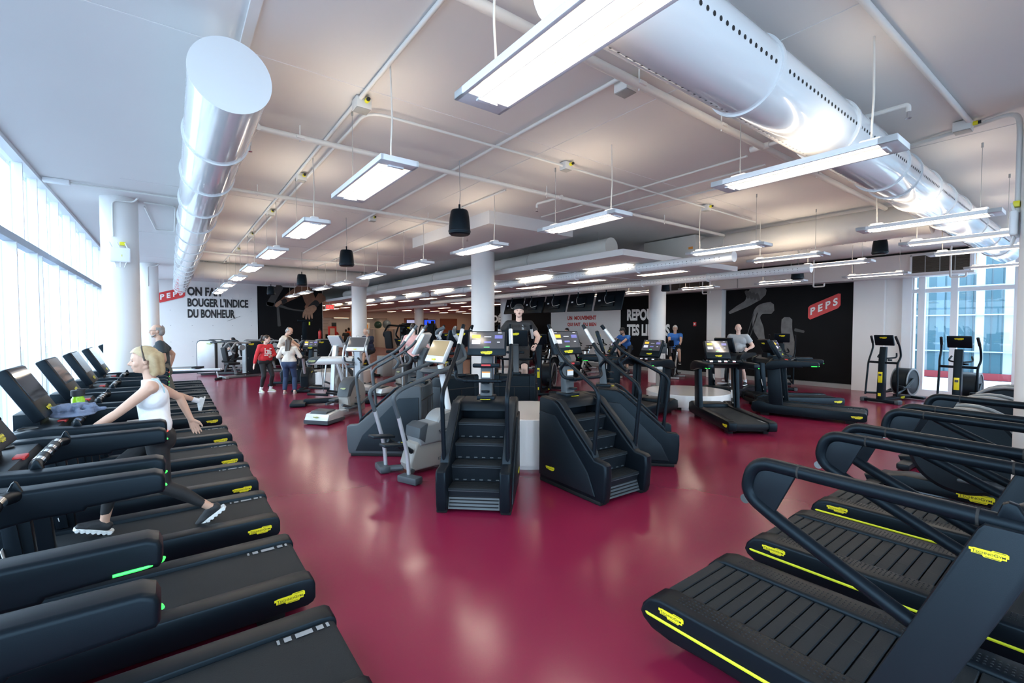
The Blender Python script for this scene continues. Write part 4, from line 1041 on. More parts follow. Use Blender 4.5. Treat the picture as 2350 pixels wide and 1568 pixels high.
def cross_trainer(style='black'):
    """elliptical: front post with display, moving arms, big round rear drive, long pedals"""
    dark = style == 'black'
    body = 'black_plastic' if dark else 'warm_grey'; rod = 'black_plastic' if dark else 'slate'; post = 'black_plastic' if dark else 'pole_silver'
    t = thing('cross_trainer', '', 'cross trainer')
    if dark:
        b = MB(); b.box((0.55, 0, 0.05), (0.16, 0.78, 0.07), body, 0.02); b.box((-0.85, 0, 0.05), (0.14, 0.66, 0.07), body, 0.02); b.box((-0.15, 0, 0.07), (1.45, 0.14, 0.07), body, 0.015)
        for s in (-1, 1): b.box((0.55, s * 0.36, 0.05), (0.20, 0.09, 0.10), 'slate', 0.02)
        b.build('base', None, t)
        b = MB(); b.lathe([(0.0, -.16), (0.30, -.16), (0.335, -.13), (0.335, .13), (0.30, .16), (0, .16)], (-0.62, 0, 0.46), 'charcoal', n=48, axis='y'); b.build('drive_housing', None, t)
        b = MB()
        for s in (-1, 1): b.lathe([(0.30, s * .158), (0.345, s * .158), (0.345, s * .172), (0.30, s * .172), (0.30, s * .158)], (-0.62, 0, 0.46), 'grey_plastic', n=48, axis='y')
        b.build('drive_ring', None, t)
    else:
        b = MB(); b.prism([(-1.0, 0.02), (-1.0, 0.10), (-0.95, 0.20), (-0.62, 0.24), (-0.50, 0.18), (-0.50, 0.02)], -0.26, 0.26, 'silver', bev=0.03); b.prism([(-1.01, 0.02), (-1.01, 0.09), (-0.48, 0.09), (-0.48, 0.02)], -0.27, 0.27, 'slate', bev=0.015)
        b.box((-0.15, 0, 0.10), (0.9, 0.16, 0.12), 'silver', 0.02); b.build('base', None, t)
        b = MB(); b.prism([(-0.94, 0.205), (-0.9, 0.25), (-0.66, 0.255), (-0.60, 0.22)], -0.18, 0.18, 'slate', bev=0.015); b.build('base_cover', None, t)
        b = MB(); b.lathe([(0.0, -.13), (0.29, -.13), (0.32, -.10), (0.32, .10), (0.29, .13), (0, .13)], (0.15, 0, 0.42), body, n=44, axis='y'); b.prism([(-0.15, 0.10), (-0.17, 0.40), (0.0, 0.70), (0.2, 0.76), (0.42, 0.6), (0.45, 0.06)], -0.12, 0.12, body, bev=0.03); b.build('drive_housing', None, t)
        b = MB(); b.prism([(-0.20, 0.42), (-0.12, 0.66), (0.05, 0.79), (0.22, 0.79), (0.05, 0.62), (-0.10, 0.40)], -0.135, 0.135, 'slate', bev=0.025); b.build('shroud', None, t)
        badge('badge', 0.20, t, (0.16, -0.132, 0.36), FACE_R, 'slate', 'silver'); badge('badge', 0.2, t, (0.16, 0.132, 0.36), FACE_L, 'slate', 'silver'); badge('badge', 0.12, t, (-0.165, 0, 0.58), orient((0, -1, 0), (0.4, 0, 1)), 'badge_pale')
        badge('badge', 0.12, t, (-1.0, 0, 0.15), FACE_B, 'badge_pale')
    x0 = 0.52 if dark else 0.42
    b = MB(); b.prism([(x0 - 0.07, 0.06), (x0 + 0.10, 0.06), (x0 + 0.03, 1.05), (x0 - 0.02, 1.36), (x0 - 0.10, 1.36), (x0 - 0.08, 1.05)], -0.07, 0.07, post, bev=0.015)
    if dark: b.box((x0 + 0.07, 0, 0.62), (0.006, 0.10, 0.24), 'badge_yellow') if False else None
    b.build('post', None, t)
    if dark: badge('badge', 0.12, t, (0.4, -0.075, 0.13), FACE_R); badge('badge', 0.2, t, (-0.35, 0.072, 0.075), FACE_L, ratio=0.3)
    for s in (-1, 1):
        y = s * 0.30
        up = 0.14 * s if dark else 0.10 * s
        b = MB(); b.tube([(x0 + 0.0, s * 0.05, 0.98), (x0 - 0.02, y, 0.98)], 0.028, rod, n=10)
        b.tube([(x0 + 0.02 - up * 0.5, y, 0.18 if dark else 0.42), (x0 - 0.02, y, 0.98), (x0 - 0.14 + up * 0.3, y * 1.12, 1.12), (x0 - 0.18 + up, y * 1.12, 1.36), (x0 - 0.02 + up, y * 1.05, 1.60)], 0.021, rod if dark else 'pole_silver', n=12, rad=0.10); b.build('moving_arm', None, t)
        b = MB(); b.tube([(x0 - 0.12 + up, y * 1.09, 1.45), (x0 - 0.01 + up, y * 1.045, 1.615)], 0.026, 'rubber' if dark else 'slate', n=12); b.build('hand_grip', None, t)
        zz = 0.28 + 0.07 * s
        b = MB(); b.tube([(x0 + 0.02 - up * 0.5, y * 0.93, 0.22 if dark else 0.42), (-0.05, y * 0.72, zz - 0.04), (-0.60 if dark else -0.45, y * 0.62, 0.42 + 0.12 * s if dark else 0.30)], 0.026, rod, n=10, rad=0.1); b.build('pedal_rod', None, t)
        b = MB(); b.box((-0.10, y * 0.62, zz), (0.38, 0.15, 0.04), 'charcoal' if dark else 'slate', 0.015); b.box((0.06, y * 0.62, zz + 0.03), (0.05, 0.15, 0.05), 'charcoal', 0.015); b.build('pedal', None, t)
    b = MB(); b.tube([(x0 - 0.05, -0.05, 1.08), (x0 - 0.22, -0.20, 1.10), (x0 - 0.30, -0.16, 1.20)], 0.018, rod, n=10, rad=0.06); b.tube([(x0 - 0.05, 0.05, 1.08), (x0 - 0.22, 0.20, 1.10), (x0 - 0.30, 0.16, 1.20)], 0.018, rod, n=10, rad=0.06); b.build('fixed_grip', None, t)
    b = MB(); b.lathe([(0.036, 0), (0.045, 0), (0.045, 0.04), (0.036, 0.04)], (x0 - 0.13, 0.1, 1.02), rod, n=18); b.build('bottle_cage', None, t)
    if dark: console(t, (x0 - 0.07, 0, 1.52), 20, 0.40, 0.27, th=0.05)
    else: console(t, (x0 - 0.07, 0, 1.47), 28, 0.44, 0.33, th=0.06, body='silver', screen='screen_ui', ui=False, badge_back=False, badge_w=0.09)
    return t
ct = cross_trainer('black'); cts = cross_trainer('silver')
for x, y, d, l in ((14.35, 3.35, 170, 'black cross trainer with its display back to the room, in front of the white pilaster'), (14.1, 2.05, 178, 'black cross trainer with its display back to the room, in front of the glazing'),
                   (14.7, 6.1, 205, 'black cross trainer standing in front of the cyclist mural'),
                   (6.45, 11.2, 250, 'black cross trainer behind the man in the cap'), (8.3, 9.6, 215, 'black cross trainer behind the stair climber row, beside the spin bikes'), (7.3, 13.2, 235, 'black cross trainer in the middle of the far machines')):
    o = place(ct, USED, (x, y, 0), d, l, 'black cross trainers')
    if y == 3.35:
        b = MB(); b.box((0.595, 0, 0.62), (0.02, 0.085, 0.26), 'badge_yellow', 0.002); b.box((0.607, 0, 0.68), (0.004, 0.06, 0.05), 'slate'); b.box((0.615, 0, 0.2), (0.012, 0.06, 0.07), 'badge_yellow'); b.build('caution_label', None, o)
for x, y, d, l in ((2.93, 9.61, 38, 'silver cross trainer with big pale base block on the open floor'), (4.42, 9.62, 60, 'silver cross trainer used by the woman in pink'), (5.25, 12.2, 20, 'silver cross trainer behind the woman in pink'), (3.75, 12.35, 205, 'silver cross trainer with its display tilted toward the drum')):
    place(cts, USED, (x, y, 0), d, l, 'older silver machines')

def arc_trainer():
    """low elliptical with a big dark round shroud and pale arc, beyond the slat treadmills"""
    t = thing('arc_trainer', '', 'cross trainer')
    b = MB(); b.prism([(-0.95, 0.05), (-0.98, 0.12), (-0.6, 0.20), (0.6, 0.16), (0.9, 0.12), (0.9, 0.05)], -0.14, 0.14, 'black_plastic', bev=0.02)
    for s in (-1, 1): b.box((-0.86, s * 0.26, 0.05), (0.14, 0.34, 0.08), 'charcoal', 0.02); b.box((0.8, s * 0.26, 0.05), (0.14, 0.34, 0.08), 'charcoal', 0.02)
    b.build('base', None, t)
    b = MB(); b.lathe([(0.0, -.17), (0.40, -.17), (0.44, -.14), (0.44, .14), (0.40, .17), (0, .17)], (-0.15, 0, 0.56), 'charcoal', n=56, axis='y'); b.build('drive_housing', None, t)
    for s in (-1, 1):
        pts = [(-0.15 + 0.45 * math.cos(a), s * 0.18, 0.56 + 0.45 * math.sin(a)) for a in [R(-35 + 13 * k) for k in range(14)]]
        b = MB(); b.tube(pts, 0.02, 'grey_plastic', n=8); b.build('silver_arc', None, t)
        b = MB(); b.box((0.05, s * 0.27, 0.36 + 0.05 * s), (0.42, 0.14, 0.035), 'slate', 0.012); b.build('pedal', None, t)
        b = MB(); b.tube([(0.50, s * 0.26, 0.30), (0.58, s * 0.28, 0.85), (0.46, s * 0.3, 1.05)], 0.021, 'black_plastic', n=10, rad=0.15); b.build('moving_arm', None, t)
        badge('badge', 0.28, t, (-0.05, s * 0.142, 0.115), FACE_L if s > 0 else FACE_R)
    b = MB(); b.prism([(0.55, 0.12), (0.75, 0.12), (0.70, 0.9), (0.60, 0.9)], -0.07, 0.07, 'black_plastic', bev=0.02); b.build('post', None, t)
    b = MB(); b.cyl((0.62, -0.15, 0.13), (0.62, 0.15, 0.13), 0.028, m='chrome', n=14); b.build('axle_bolt', None, t)
    b = MB(); b.box((0.58, 0, 0.96), (0.05, 0.40, 0.22), 'black_plastic', 0.015, rot=(0, R(30), 0)); b.build('console', None, t)
    return t
ar = arc_trainer()
for x, y, l in ((6.62, 0.78, 'dark round-shrouded cross trainer beyond the slat treadmills, closest one'), (7.9, 0.76, 'dark round-shrouded cross trainer beyond the slat treadmills, middle one'), (9.4, 0.74, 'dark round-shrouded cross trainer beyond the slat treadmills, with its housing against the near column')):
    place(ar, USED, (x, y, 0), -90, l, 'round-shrouded cross trainers')

def beam_trainer():
    """suspended-stride trainer: silver overhead beam, thin hanging rods, long pedals"""
    t = thing('suspension_trainer', 'silver overhead beam trainer with thin hanging rods on the open floor', 'cross trainer')
    b = MB(); b.box((-0.85, 0, 0.05), (0.34, 0.62, 0.09), 'charcoal', 0.03); b.box((-0.2, 0, 0.09), (1.1, 0.16, 0.12), 'charcoal', 0.03); b.box((0.6, 0, 0.06), (0.3, 0.6, 0.1), 'charcoal', 0.03); b.build('base', None, t)
    for s in (-1, 1):
        y = s * 0.27
        b = MB(); b.prism([(-0.62, 0.98), (-0.66, 1.03), (-0.62, 1.10), (-0.5, 1.125), (0.42, 1.125), (0.48, 1.05), (0.42, 0.985), (-0.3, 0.965)], y - 0.05, y + 0.05, 'silver', bev=0.02)
        b.lathe([(0, -.06), (0.085, -.06), (0.085, .06), (0, .06)], (0.42, y, 1.05), 'slate', n=24, axis='y'); b.build('beam', None, t)
        b = MB(); b.prism([(-0.655, 1.03), (-0.62, 1.10), (-0.5, 1.127), (-0.36, 1.127), (-0.46, 1.0), (-0.6, 0.985)], y - 0.053, y + 0.053, 'slate', bev=0.015); b.build('beam_cap', None, t)
        badge('badge', 0.15, t, (-0.53, s * 0.325, 1.06), FACE_L if s > 0 else FACE_R, 'badge_pale')
        b = MB(); b.tube([(0.0, y, 0.98), (0.12, y, 0.6), (0.18, y * 0.6, 0.14)], 0.032, 'pole_silver', n=12, rad=0.3); b.build('front_strut', None, t)
        b = MB(); b.cyl((-0.35, y * 1.0, 0.98), (-0.3, y * 0.7, 0.34), 0.006, m='slate', n=6); b.build('hanging_rod', None, t)
        b = MB(); b.box((-0.42, y * 0.75, 0.32 + 0.05 * s), (0.46, 0.14, 0.05), 'charcoal', 0.015, rot=(0, R(6), 0)); b.tube([(-0.25, y * 0.75, 0.3), (0.3, y * 0.7, 0.2)], 0.026, 'charcoal', n=8); b.build('pedal', None, t)
        b = MB(); b.tube([(0.3, y, 0.9), (0.2, y, 1.25), (0.30, y, 1.62)], 0.022, 'slate', n=10, rad=0.2); b.build('moving_arm', None, t)
    b = MB(); b.prism([(0.38, 0.1), (0.62, 0.1), (0.56, 0.9), (0.5, 1.35), (0.42, 1.35), (0.36, 0.9)], -0.14, 0.14, 'grey_plastic', bev=0.03); b.build('housing', None, t)
    console(t, (0.42, 0, 1.50), 28, 0.42, 0.32, th=0.06, body='silver', screen='screen_dark', ui=False, badge_back=False, badge_w=0.09)
    return t
o = beam_trainer(); o.location = (3.18, 11.23, 0); o.rotation_euler = (0, 0, R(-18)); o['group'] = 'older silver machines'

def spin_bike():
    t = thing('spin_bike', '', 'bike')
    b = MB(); b.box((0.45, 0, 0.04), (0.09, 0.52, 0.06), 'pole_silver', 0.015); b.box((-0.45, 0, 0.04), (0.09, 0.52, 0.06), 'pole_silver', 0.015); b.tube([(0.45, 0, 0.06), (-0.45, 0, 0.08)], 0.03, 'slate', n=10); b.build('base', None, t)
    b = MB(); b.tube([(-0.42, 0, 0.08), (0.05, 0, 0.42), (0.42, 0, 0.95)], 0.036, 'black_plastic', n=12, rad=0.1); b.tube([(0.1, 0, 0.12), (-0.28, 0, 0.80)], 0.034, 'pole_silver', n=12); b.build('frame', None, t)
    b = MB(); b.lathe([(0, -.03), (0.20, -.03), (0.23, -.015), (0.23, .015), (0.20, .03), (0, .03)], (0.36, 0, 0.34), 'slate', n=36, axis='y'); b.lathe([(0.232, -.03), (0.25, -.03), (0.25, .03), (0.232, .03)], (0.36, 0, 0.34), 'badge_yellow' if False else 'black_plastic', n=36, axis='y'); b.build('flywheel', None, t)
    b = MB(); b.prism([(-0.46, 0.98), (-0.44, 1.03), (-0.3, 1.03), (-0.12, 1.02), (-0.10, 0.99), (-0.3, 0.97)], -0.07, 0.07, 'rubber', bev=0.02); b.cyl((-0.28, 0, 0.78), (-0.3, 0, 0.98), 0.02, m='chrome', n=10); b.build('saddle', None, t)
    b = MB(); b.cyl((0.42, 0, 0.93), (0.44, 0, 1.12), 0.022, m='chrome', n=10); b.tube([(0.62, -0.16, 1.2), (0.44, -0.2, 1.13), (0.42, 0, 1.12), (0.44, 0.2, 1.13), (0.62, 0.16, 1.2)], 0.017, 'rubber', n=10, rad=0.06); b.build('handlebar', None, t)
    for s in (-1, 1):
        b = MB(); b.tube([(0.0, s * 0.06, 0.36), (0.0, s * 0.10, 0.36 - 0.17 * s)], 0.014, 'slate', n=8); b.box((0.0, s * 0.16, 0.36 - 0.17 * s), (0.10, 0.10, 0.025), 'rubber', 0.006); b.build('crank', None, t)
    b = MB(); b.box((0.50, 0, 1.27), (0.03, 0.16, 0.22), 'black_plastic', 0.008, rot=(0, R(25), 0)); b.build('console', None, t)
    return t
sb = spin_bike()
for i, (x, y, d) in enumerate(((13.35, 10.95, 185), (14.55, 9.6, 200), (13.0, 12.6, 190), (14.2, 12.4, 190), (13.2, 14.2, 185), (14.5, 14.0, 185), (12.2, 15.6, 190), (13.6, 15.8, 185), (11.6, 11.4, 195), (14.5, 7.6, 200), (11.5, 13.2, 195))):
    place(sb, USED, (x, y, 0), d, ['black spin bike ridden by the man in blue shirt and dark cap', 'black spin bike ridden by the grey-haired man in blue', 'black spin bike in front of the white slogan panel, first', 'black spin bike in front of the white slogan panel, second', 'black spin bike in front of the white slogan panel, third', 'black spin bike in front of the white slogan panel, fourth',
          'black spin bike below the monitors, first', 'black spin bike below the monitors, second', 'black spin bike just behind the slogan column', 'black spin bike between the pilaster and the bald man', 'black spin bike behind the slogan column, farther one'][i], 'spin bikes')

def upright_bike(old=False):
    t = thing('exercise_bike', '', 'bike')
    m = 'slate' if old else 'charcoal'
    b = MB(); b.box((0.5, 0, 0.045), (0.11, 0.55, 0.08), m, 0.02); b.box((-0.5, 0, 0.045), (0.11, 0.5, 0.08), m, 0.02); b.box((0, 0, 0.09), (1.0, 0.12, 0.08), m, 0.02); b.build('base', None, t)
    b = MB(); b.prism([(-0.22, 0.12), (-0.25, 0.42), (-0.05, 0.66), (0.25, 0.66), (0.46, 0.42), (0.45, 0.12)], -0.12, 0.12, m, bev=0.04, seg=3); b.build('housing', None, t)
    b = MB(); b.tube([(-0.16, 0, 0.5), (-0.3, 0, 0.95)], 0.036, 'pole_silver', n=12); b.prism([(-0.48, 0.95), (-0.46, 1.02), (-0.3, 1.02), (-0.14, 1.0), (-0.12, 0.97)], -0.10, 0.10, 'rubber', bev=0.03); b.build('saddle', None, t)
    b = MB(); b.prism([(0.28, 0.55), (0.42, 0.55), (0.50, 1.22), (0.42, 1.22)], -0.06, 0.06, m, bev=0.02); b.build('post', None, t)
    b = MB(); b.tube([(0.22, -0.24, 1.22), (0.34, -0.26, 1.12), (0.44, 0, 1.10), (0.34, 0.26, 1.12), (0.22, 0.24, 1.22)], 0.02, 'rubber', n=10, rad=0.1); b.build('handlebar', None, t)
    for s in (-1, 1):
        b = MB(); b.tube([(0.05, s * 0.13, 0.36), (0.05, s * 0.16, 0.36 - 0.16 * s)], 0.016, 'slate', n=8); b.box((0.05, s * 0.22, 0.36 - 0.16 * s), (0.11, 0.11, 0.03), 'rubber', 0.008); b.build('crank', None, t)
    badge('badge', 0.17, t, (0.1, -0.122, 0.52), FACE_R); badge('badge', 0.17, t, (0.1, 0.122, 0.52), FACE_L)
    console(t, (0.43, 0, 1.30), 32, 0.44, 0.30, th=0.05)
    return t
ub = upright_bike()
for x, y, d, l in ((2.95, 15.6, -25, 'dark exercise bike ridden by the man in the cream shirt'), (3.15, 14.2, 60, 'dark exercise bike whose tilted display faces the woman in white'), (5.6, 16.4, 205, 'dark exercise bike on the far side of the white drum'), (6.1, 13.0, 215, 'dark exercise bike beside the round white column'), (6.9, 15.5, 210, 'dark exercise bike near the older man in navy'), (7.5, 10.9, 240, 'dark exercise bike with yellow badge behind the small drum'), (9.4, 11.0, 215, 'dark exercise bike below the monitor row')):
    place(ub, USED, (x, y, 0), d, l, 'dark exercise bikes')

def arm_trainer():
    t = thing('upper_body_trainer', 'tall pale upper-body trainer with white crank loops behind the low drum', 'trainer')
    b = MB(); b.box((0, 0, 0.05), (0.9, 0.5, 0.09), 'slate', 0.02); b.build('base', None, t)
    b = MB(); b.prism([(0.0, 0.08), (0.22, 0.08), (0.18, 0.72), (0.16, 0.95), (0.08, 1.04), (-0.02, 1.04), (-0.06, 0.9), (0.0, 0.7)], -0.11, 0.11, 'warm_grey', bev=0.03, seg=3); b.prism([(0.17, 0.62), (0.21, 0.62), (0.19, 0.95), (0.13, 1.04), (0.10, 1.02)], -0.10, 0.10, 'silver', bev=0.02); b.build('post', None, t)
    for s in (-1, 1):
        pts = [(0.02 + 0.09 * math.cos(a), s * 0.2, 1.12 + 0.09 * math.sin(a)) for a in [2 * PI * k / 16 for k in range(17)]]
        b = MB(); b.tube(pts, 0.012, 'label_white', n=8); b.cyl((0.02, s * 0.1, 1.12), (0.02, s * 0.2, 1.12), 0.02, m='slate', n=10); b.build('crank_loop', None, t)
    b = MB(); b.box((0.06, 0, 1.22), (0.09, 0.38, 0.30), 'slate', 0.02); b.box((0.108, 0, 1.30), (0.006, 0.30, 0.06), 'black_plastic', 0.004); b.build('console', None, t)
    badge('badge', 0.11, t, (0.107, 0, 1.14), FACE_F, 'badge_pale')
    return t
o = arm_trainer(); o.location = (11.45, 8.05, 0); o.rotation_euler = (0, 0, R(217))

def weight_tower(m='silver', edge='slate', name='weight_machine', open_=False):
    """selectorised machine: tall rounded shroud, seat, pads and lever arms"""
    t = thing(name, '', 'weight machine')
    prof = [(-0.30, 0.06), (-0.30, 1.20), (-0.26, 1.30), (-0.18, 1.34), (0.22, 1.34), (0.30, 1.30), (0.34, 1.20), (0.34, 0.06)]
    b = MB(); b.prism(prof, -0.13, 0.13, edge, bev=0.02); b.build('weight_shroud', None, t)
    prof = [(-0.27, 0.09), (-0.27, 1.19), (-0.23, 1.27), (-0.16, 1.31), (0.20, 1.31), (0.27, 1.27), (0.31, 1.19), (0.31, 0.09)]
    b = MB(); b.prism(prof, -0.145, 0.145, m, bev=0.01)
    for x in (-0.22, 0.26):
        for z in (0.2, 0.7, 1.15): b.cyl((x, -0.148, z), (x, 0.148, z), 0.012, m='base_grey', n=8)
    b.build('cover_panel', None, t)
    badge('badge', 0.2, t, (0.14, -0.148, 1.2), FACE_R, 'badge_pale' if m == 'silver' else 'badge_yellow'); badge('badge', 0.2, t, (0.14, 0.148, 1.2), FACE_L, 'badge_pale' if m == 'silver' else 'badge_yellow')
    b = MB(); b.box((0.45, 0.0, 0.05), (1.3, 0.12, 0.09), edge, 0.02); b.box((1.05, 0, 0.05), (0.12, 0.6, 0.09), edge, 0.02); b.tube([(0.60, 0, 0.08), (0.72, 0, 0.5)], 0.04, edge, n=10); b.build('frame', None, t)
    b = MB(); b.box((0.75, 0, 0.52), (0.42, 0.36, 0.09), 'rubber', 0.03); b.build('seat', None, t)
    b = MB(); b.box((0.98, 0, 0.86), (0.09, 0.34, 0.5), 'rubber', 0.03, rot=(0, R(10), 0)); b.build('back_pad', None, t)
    b = MB(); b.tube([(0.2, 0.2, 1.25), (0.75, 0.28, 1.28), (0.95, 0.32, 1.0), (0.8, 0.32, 0.9)], 0.028, edge, n=10, rad=0.08); b.tube([(0.2, -0.2, 1.25), (0.75, -0.28, 1.28), (0.95, -0.32, 1.0), (0.8, -0.32, 0.9)], 0.028, edge, n=10, rad=0.08); b.lathe([(0, -.05), (0.10, -.05), (0.10, .05), (0, .05)], (0.55, 0.3, 1.1), edge, n=20, axis='y'); b.build('lever_arm', None, t)
    b = MB(); b.box((0.5, 0.25, 0.14), (0.5, 0.14, 0.04), 'rubber', 0.01); b.build('foot_plate', None, t)
    return t
wt = weight_tower('silver', 'slate'); wtb = weight_tower('charcoal', 'grey_plastic'); wtk = weight_tower('black_plastic', 'black_plastic')
place(wt, USED, (1.08, 20.9, 0), -20, 'silver shrouded weight machine in front of the white north wall', 'weight machines')
place(wt, USED, (1.45, 22.2, 0), -10, 'silver shrouded weight machine behind the other one, used by the person in black', 'weight machines')
for x, y, d, l in ((2.45, 19.4, 200, 'dark weight machine with pale frame left of the woman in red'), (3.35, 22.4, 190, 'dark weight machine with pale frame against the north mural'), (4.0, 20.6, 160, 'dark weight machine with round silver top behind the man in cream'), (5.1, 20.0, 190, 'dark weight machine under the small fire extinguisher')):
    place(wtb, USED, (x, y, 0), d, l, 'weight machines')
for x, y, d, l in ((15.2, 19.2, 180, 'black weight tower by the east wall, first'), (15.2, 20.9, 180, 'black weight tower by the east wall, second'), (15.1, 22.6, 180, 'black weight tower by the east wall, third'), (8.5, 19.0, 200, 'black weight tower near the far column'), (10.4, 20.5, 230, 'black weight tower among the far machines')):
    o = place(wtk, USED, (x, y, 0), d, l, 'weight machines'); o.scale = (1.2, 1.2, 1.5)

def rower():
    t = thing('rowing_machine', 'silver rowing machine rail with wheels beside the last treadmills', 'rowing machine', (0.55, 19.2, 0), -28)
    b = MB(); b.box((0, 0.06, 0.36), (1.9, 0.05, 0.07), 'silver', 0.008); b.box((0, -0.06, 0.36), (1.9, 0.05, 0.07), 'silver', 0.008); b.prism([(-1.0, 0.2), (-1.0, 0.3), (0.9, 0.34), (0.9, 0.30)], -0.05, 0.05, 'black_plastic'); b.build('rail', None, t)
    b = MB(); b.box((0.2, 0, 0.44), (0.28, 0.3, 0.06), 'rubber', 0.02); b.build('seat', None, t)
    b = MB(); b.tube([(0.8, 0, 0.32), (0.85, 0, 0.06)], 0.025, 'chrome', n=10); b.box((0.85, 0, 0.04), (0.09, 0.4, 0.07), 'rubber', 0.02); b.build('rear_leg', None, t)
    b = MB(); b.lathe([(0, -.1), (0.26, -.1), (0.26, .1), (0, .1)], (-1.05, 0, 0.36), 'charcoal', n=32, axis='y'); b.box((-1.0, 0, 0.05), (0.2, 0.5, 0.08), 'rubber', 0.02); b.build('flywheel_housing', None, t)
    b = MB(); b.tube([(-1.0, 0, 0.6), (-0.9, 0, 1.05)], 0.02, 'charcoal', n=8); b.box((-0.88, 0, 1.1), (0.04, 0.24, 0.18), 'charcoal', 0.01); b.build('monitor_arm', None, t)
rower()
t = thing('ski_trainer', 'tall black ski trainer tower with a yellow tag before the dark mural', 'trainer', (4.9, 22.5, 0), -90)
b = MB(); b.prism([(-0.08, 0.05), (0.08, 0.05), (0.26, 2.1), (0.14, 2.1)], -0.10, 0.10, 'black_plastic', bev=0.02); b.box((0.3, 0, 0.04), (1.1, 0.6, 0.07), 'rubber', 0.02); b.build('tower', None, t)
b = MB(); b.box((0.2, 0, 2.12), (0.16, 0.62, 0.07), 'black_plastic', 0.02); b.build('pulley_head', None, t)
letters('CONCEPT 2', 'lettering', t, (0.02, -0.103, 0.7), Vector((0.1, 0, 1)).normalized(), Vector((-1, 0, 0.1)).normalized(), 0.08, 'sign_white', width=0.75)
b = MB(); b.box((0.2, 0.2, 2.0), (0.03, 0.06, 0.16), 'lime'); b.build('tag', None, t)
# ------------------------------------------------------------------ people
def capsule(mb, p0, p1, r0, r1=None, flat0=False, flat1=False, n=14, sq=None):
    """round-ended tapered limb; flat ends for cloth hems"""
    r1 = r0 if r1 is None else r1
    p0, p1 = Vector(p0), Vector(p1); d = p1 - p0
    if d.length < 1e-5: d = Vector((0, 0, 1e-4))
    L = d.length; d.normalize()
    u = d.cross(Vector((0, 1, 0))); u = u.normalized() if u.length > 0.1 else d.orthogonal().normalized()
    w = d.cross(u)
    rings = []
    K = 4
    if flat0: rings.append((0.0, r0))
    else:
        for i in range(1, K + 1):
            a = PI / 2 * i / K; rings.append((-r0 * math.cos(a), r0 * math.sin(a)))
    if flat1: rings.append((L, r1))
    else:
        for i in range(0, K):
            a = PI / 2 * i / K; rings.append((L + r1 * math.sin(a), r1 * math.cos(a)))
    vs = []; fs = []
    for h, r in rings:
        for j in range(n):
            a = 2 * PI * j / n; vs.append(p0 + d * h + (u * math.cos(a) + w * math.sin(a)) * r)
    for i in range(len(rings) - 1):
        for j in range(n): fs.append([i * n + j, i * n + (j + 1) % n, (i + 1) * n + (j + 1) % n, (i + 1) * n + j])
    fs.append(list(range(n))[::-1]); fs.append(list(range((len(rings) - 1) * n, len(rings) * n)))
    mb.add(vs, fs)
def ell(mb, c, r, rot=None, n=14):
    mb.ball(c, r, None, n, rot.to_4x4() if rot is not None else None)

def fuse(mb, name, m, parent, voxel=0.01, smooth=5):
    """melt the gathered shapes into one continuous skin"""
    me = bpy.data.meshes.new(name); me.from_pydata(mb.v, [], mb.f)
    b = bmesh.new(); b.from_mesh(me); bmesh.ops.recalc_face_normals(b, faces=list(b.faces)); b.to_mesh(me); b.free()
    tmp = bpy.data.objects.new(name, me); C.objects.link(tmp)
    r = tmp.modifiers.new('r', 'REMESH'); r.mode = 'VOXEL'; r.voxel_size = voxel; r.use_smooth_shade = True
    if smooth:
        s = tmp.modifiers.new('s', 'SMOOTH'); s.factor = 0.5; s.iterations = smooth
    dg = bpy.context.evaluated_depsgraph_get()
    out = bpy.data.meshes.new_from_object(tmp.evaluated_get(dg))
    bpy.data.objects.remove(tmp); bpy.data.meshes.remove(me)
    out.name = name
    out.materials.clear(); out.materials.append(M[m])
    out.polygons.foreach_set('use_smooth', [True] * len(out.polygons)); out.update()
    o = bpy.data.objects.new(name, out); C.objects.link(o); o.parent = parent
    return o

def ik(a, t, l1, l2, pole):
    a, t = Vector(a), Vector(t); d = t - a; L = min(d.length, (l1 + l2) * 0.998); d.normalize()
    x = (l1 * l1 - l2 * l2 + L * L) / (2 * L); h = math.sqrt(max(l1 * l1 - x * x, 0))
    p = Vector(pole); p = (p - d * p.dot(d)).normalized()
    return a + d * x + p * h, a + d * L

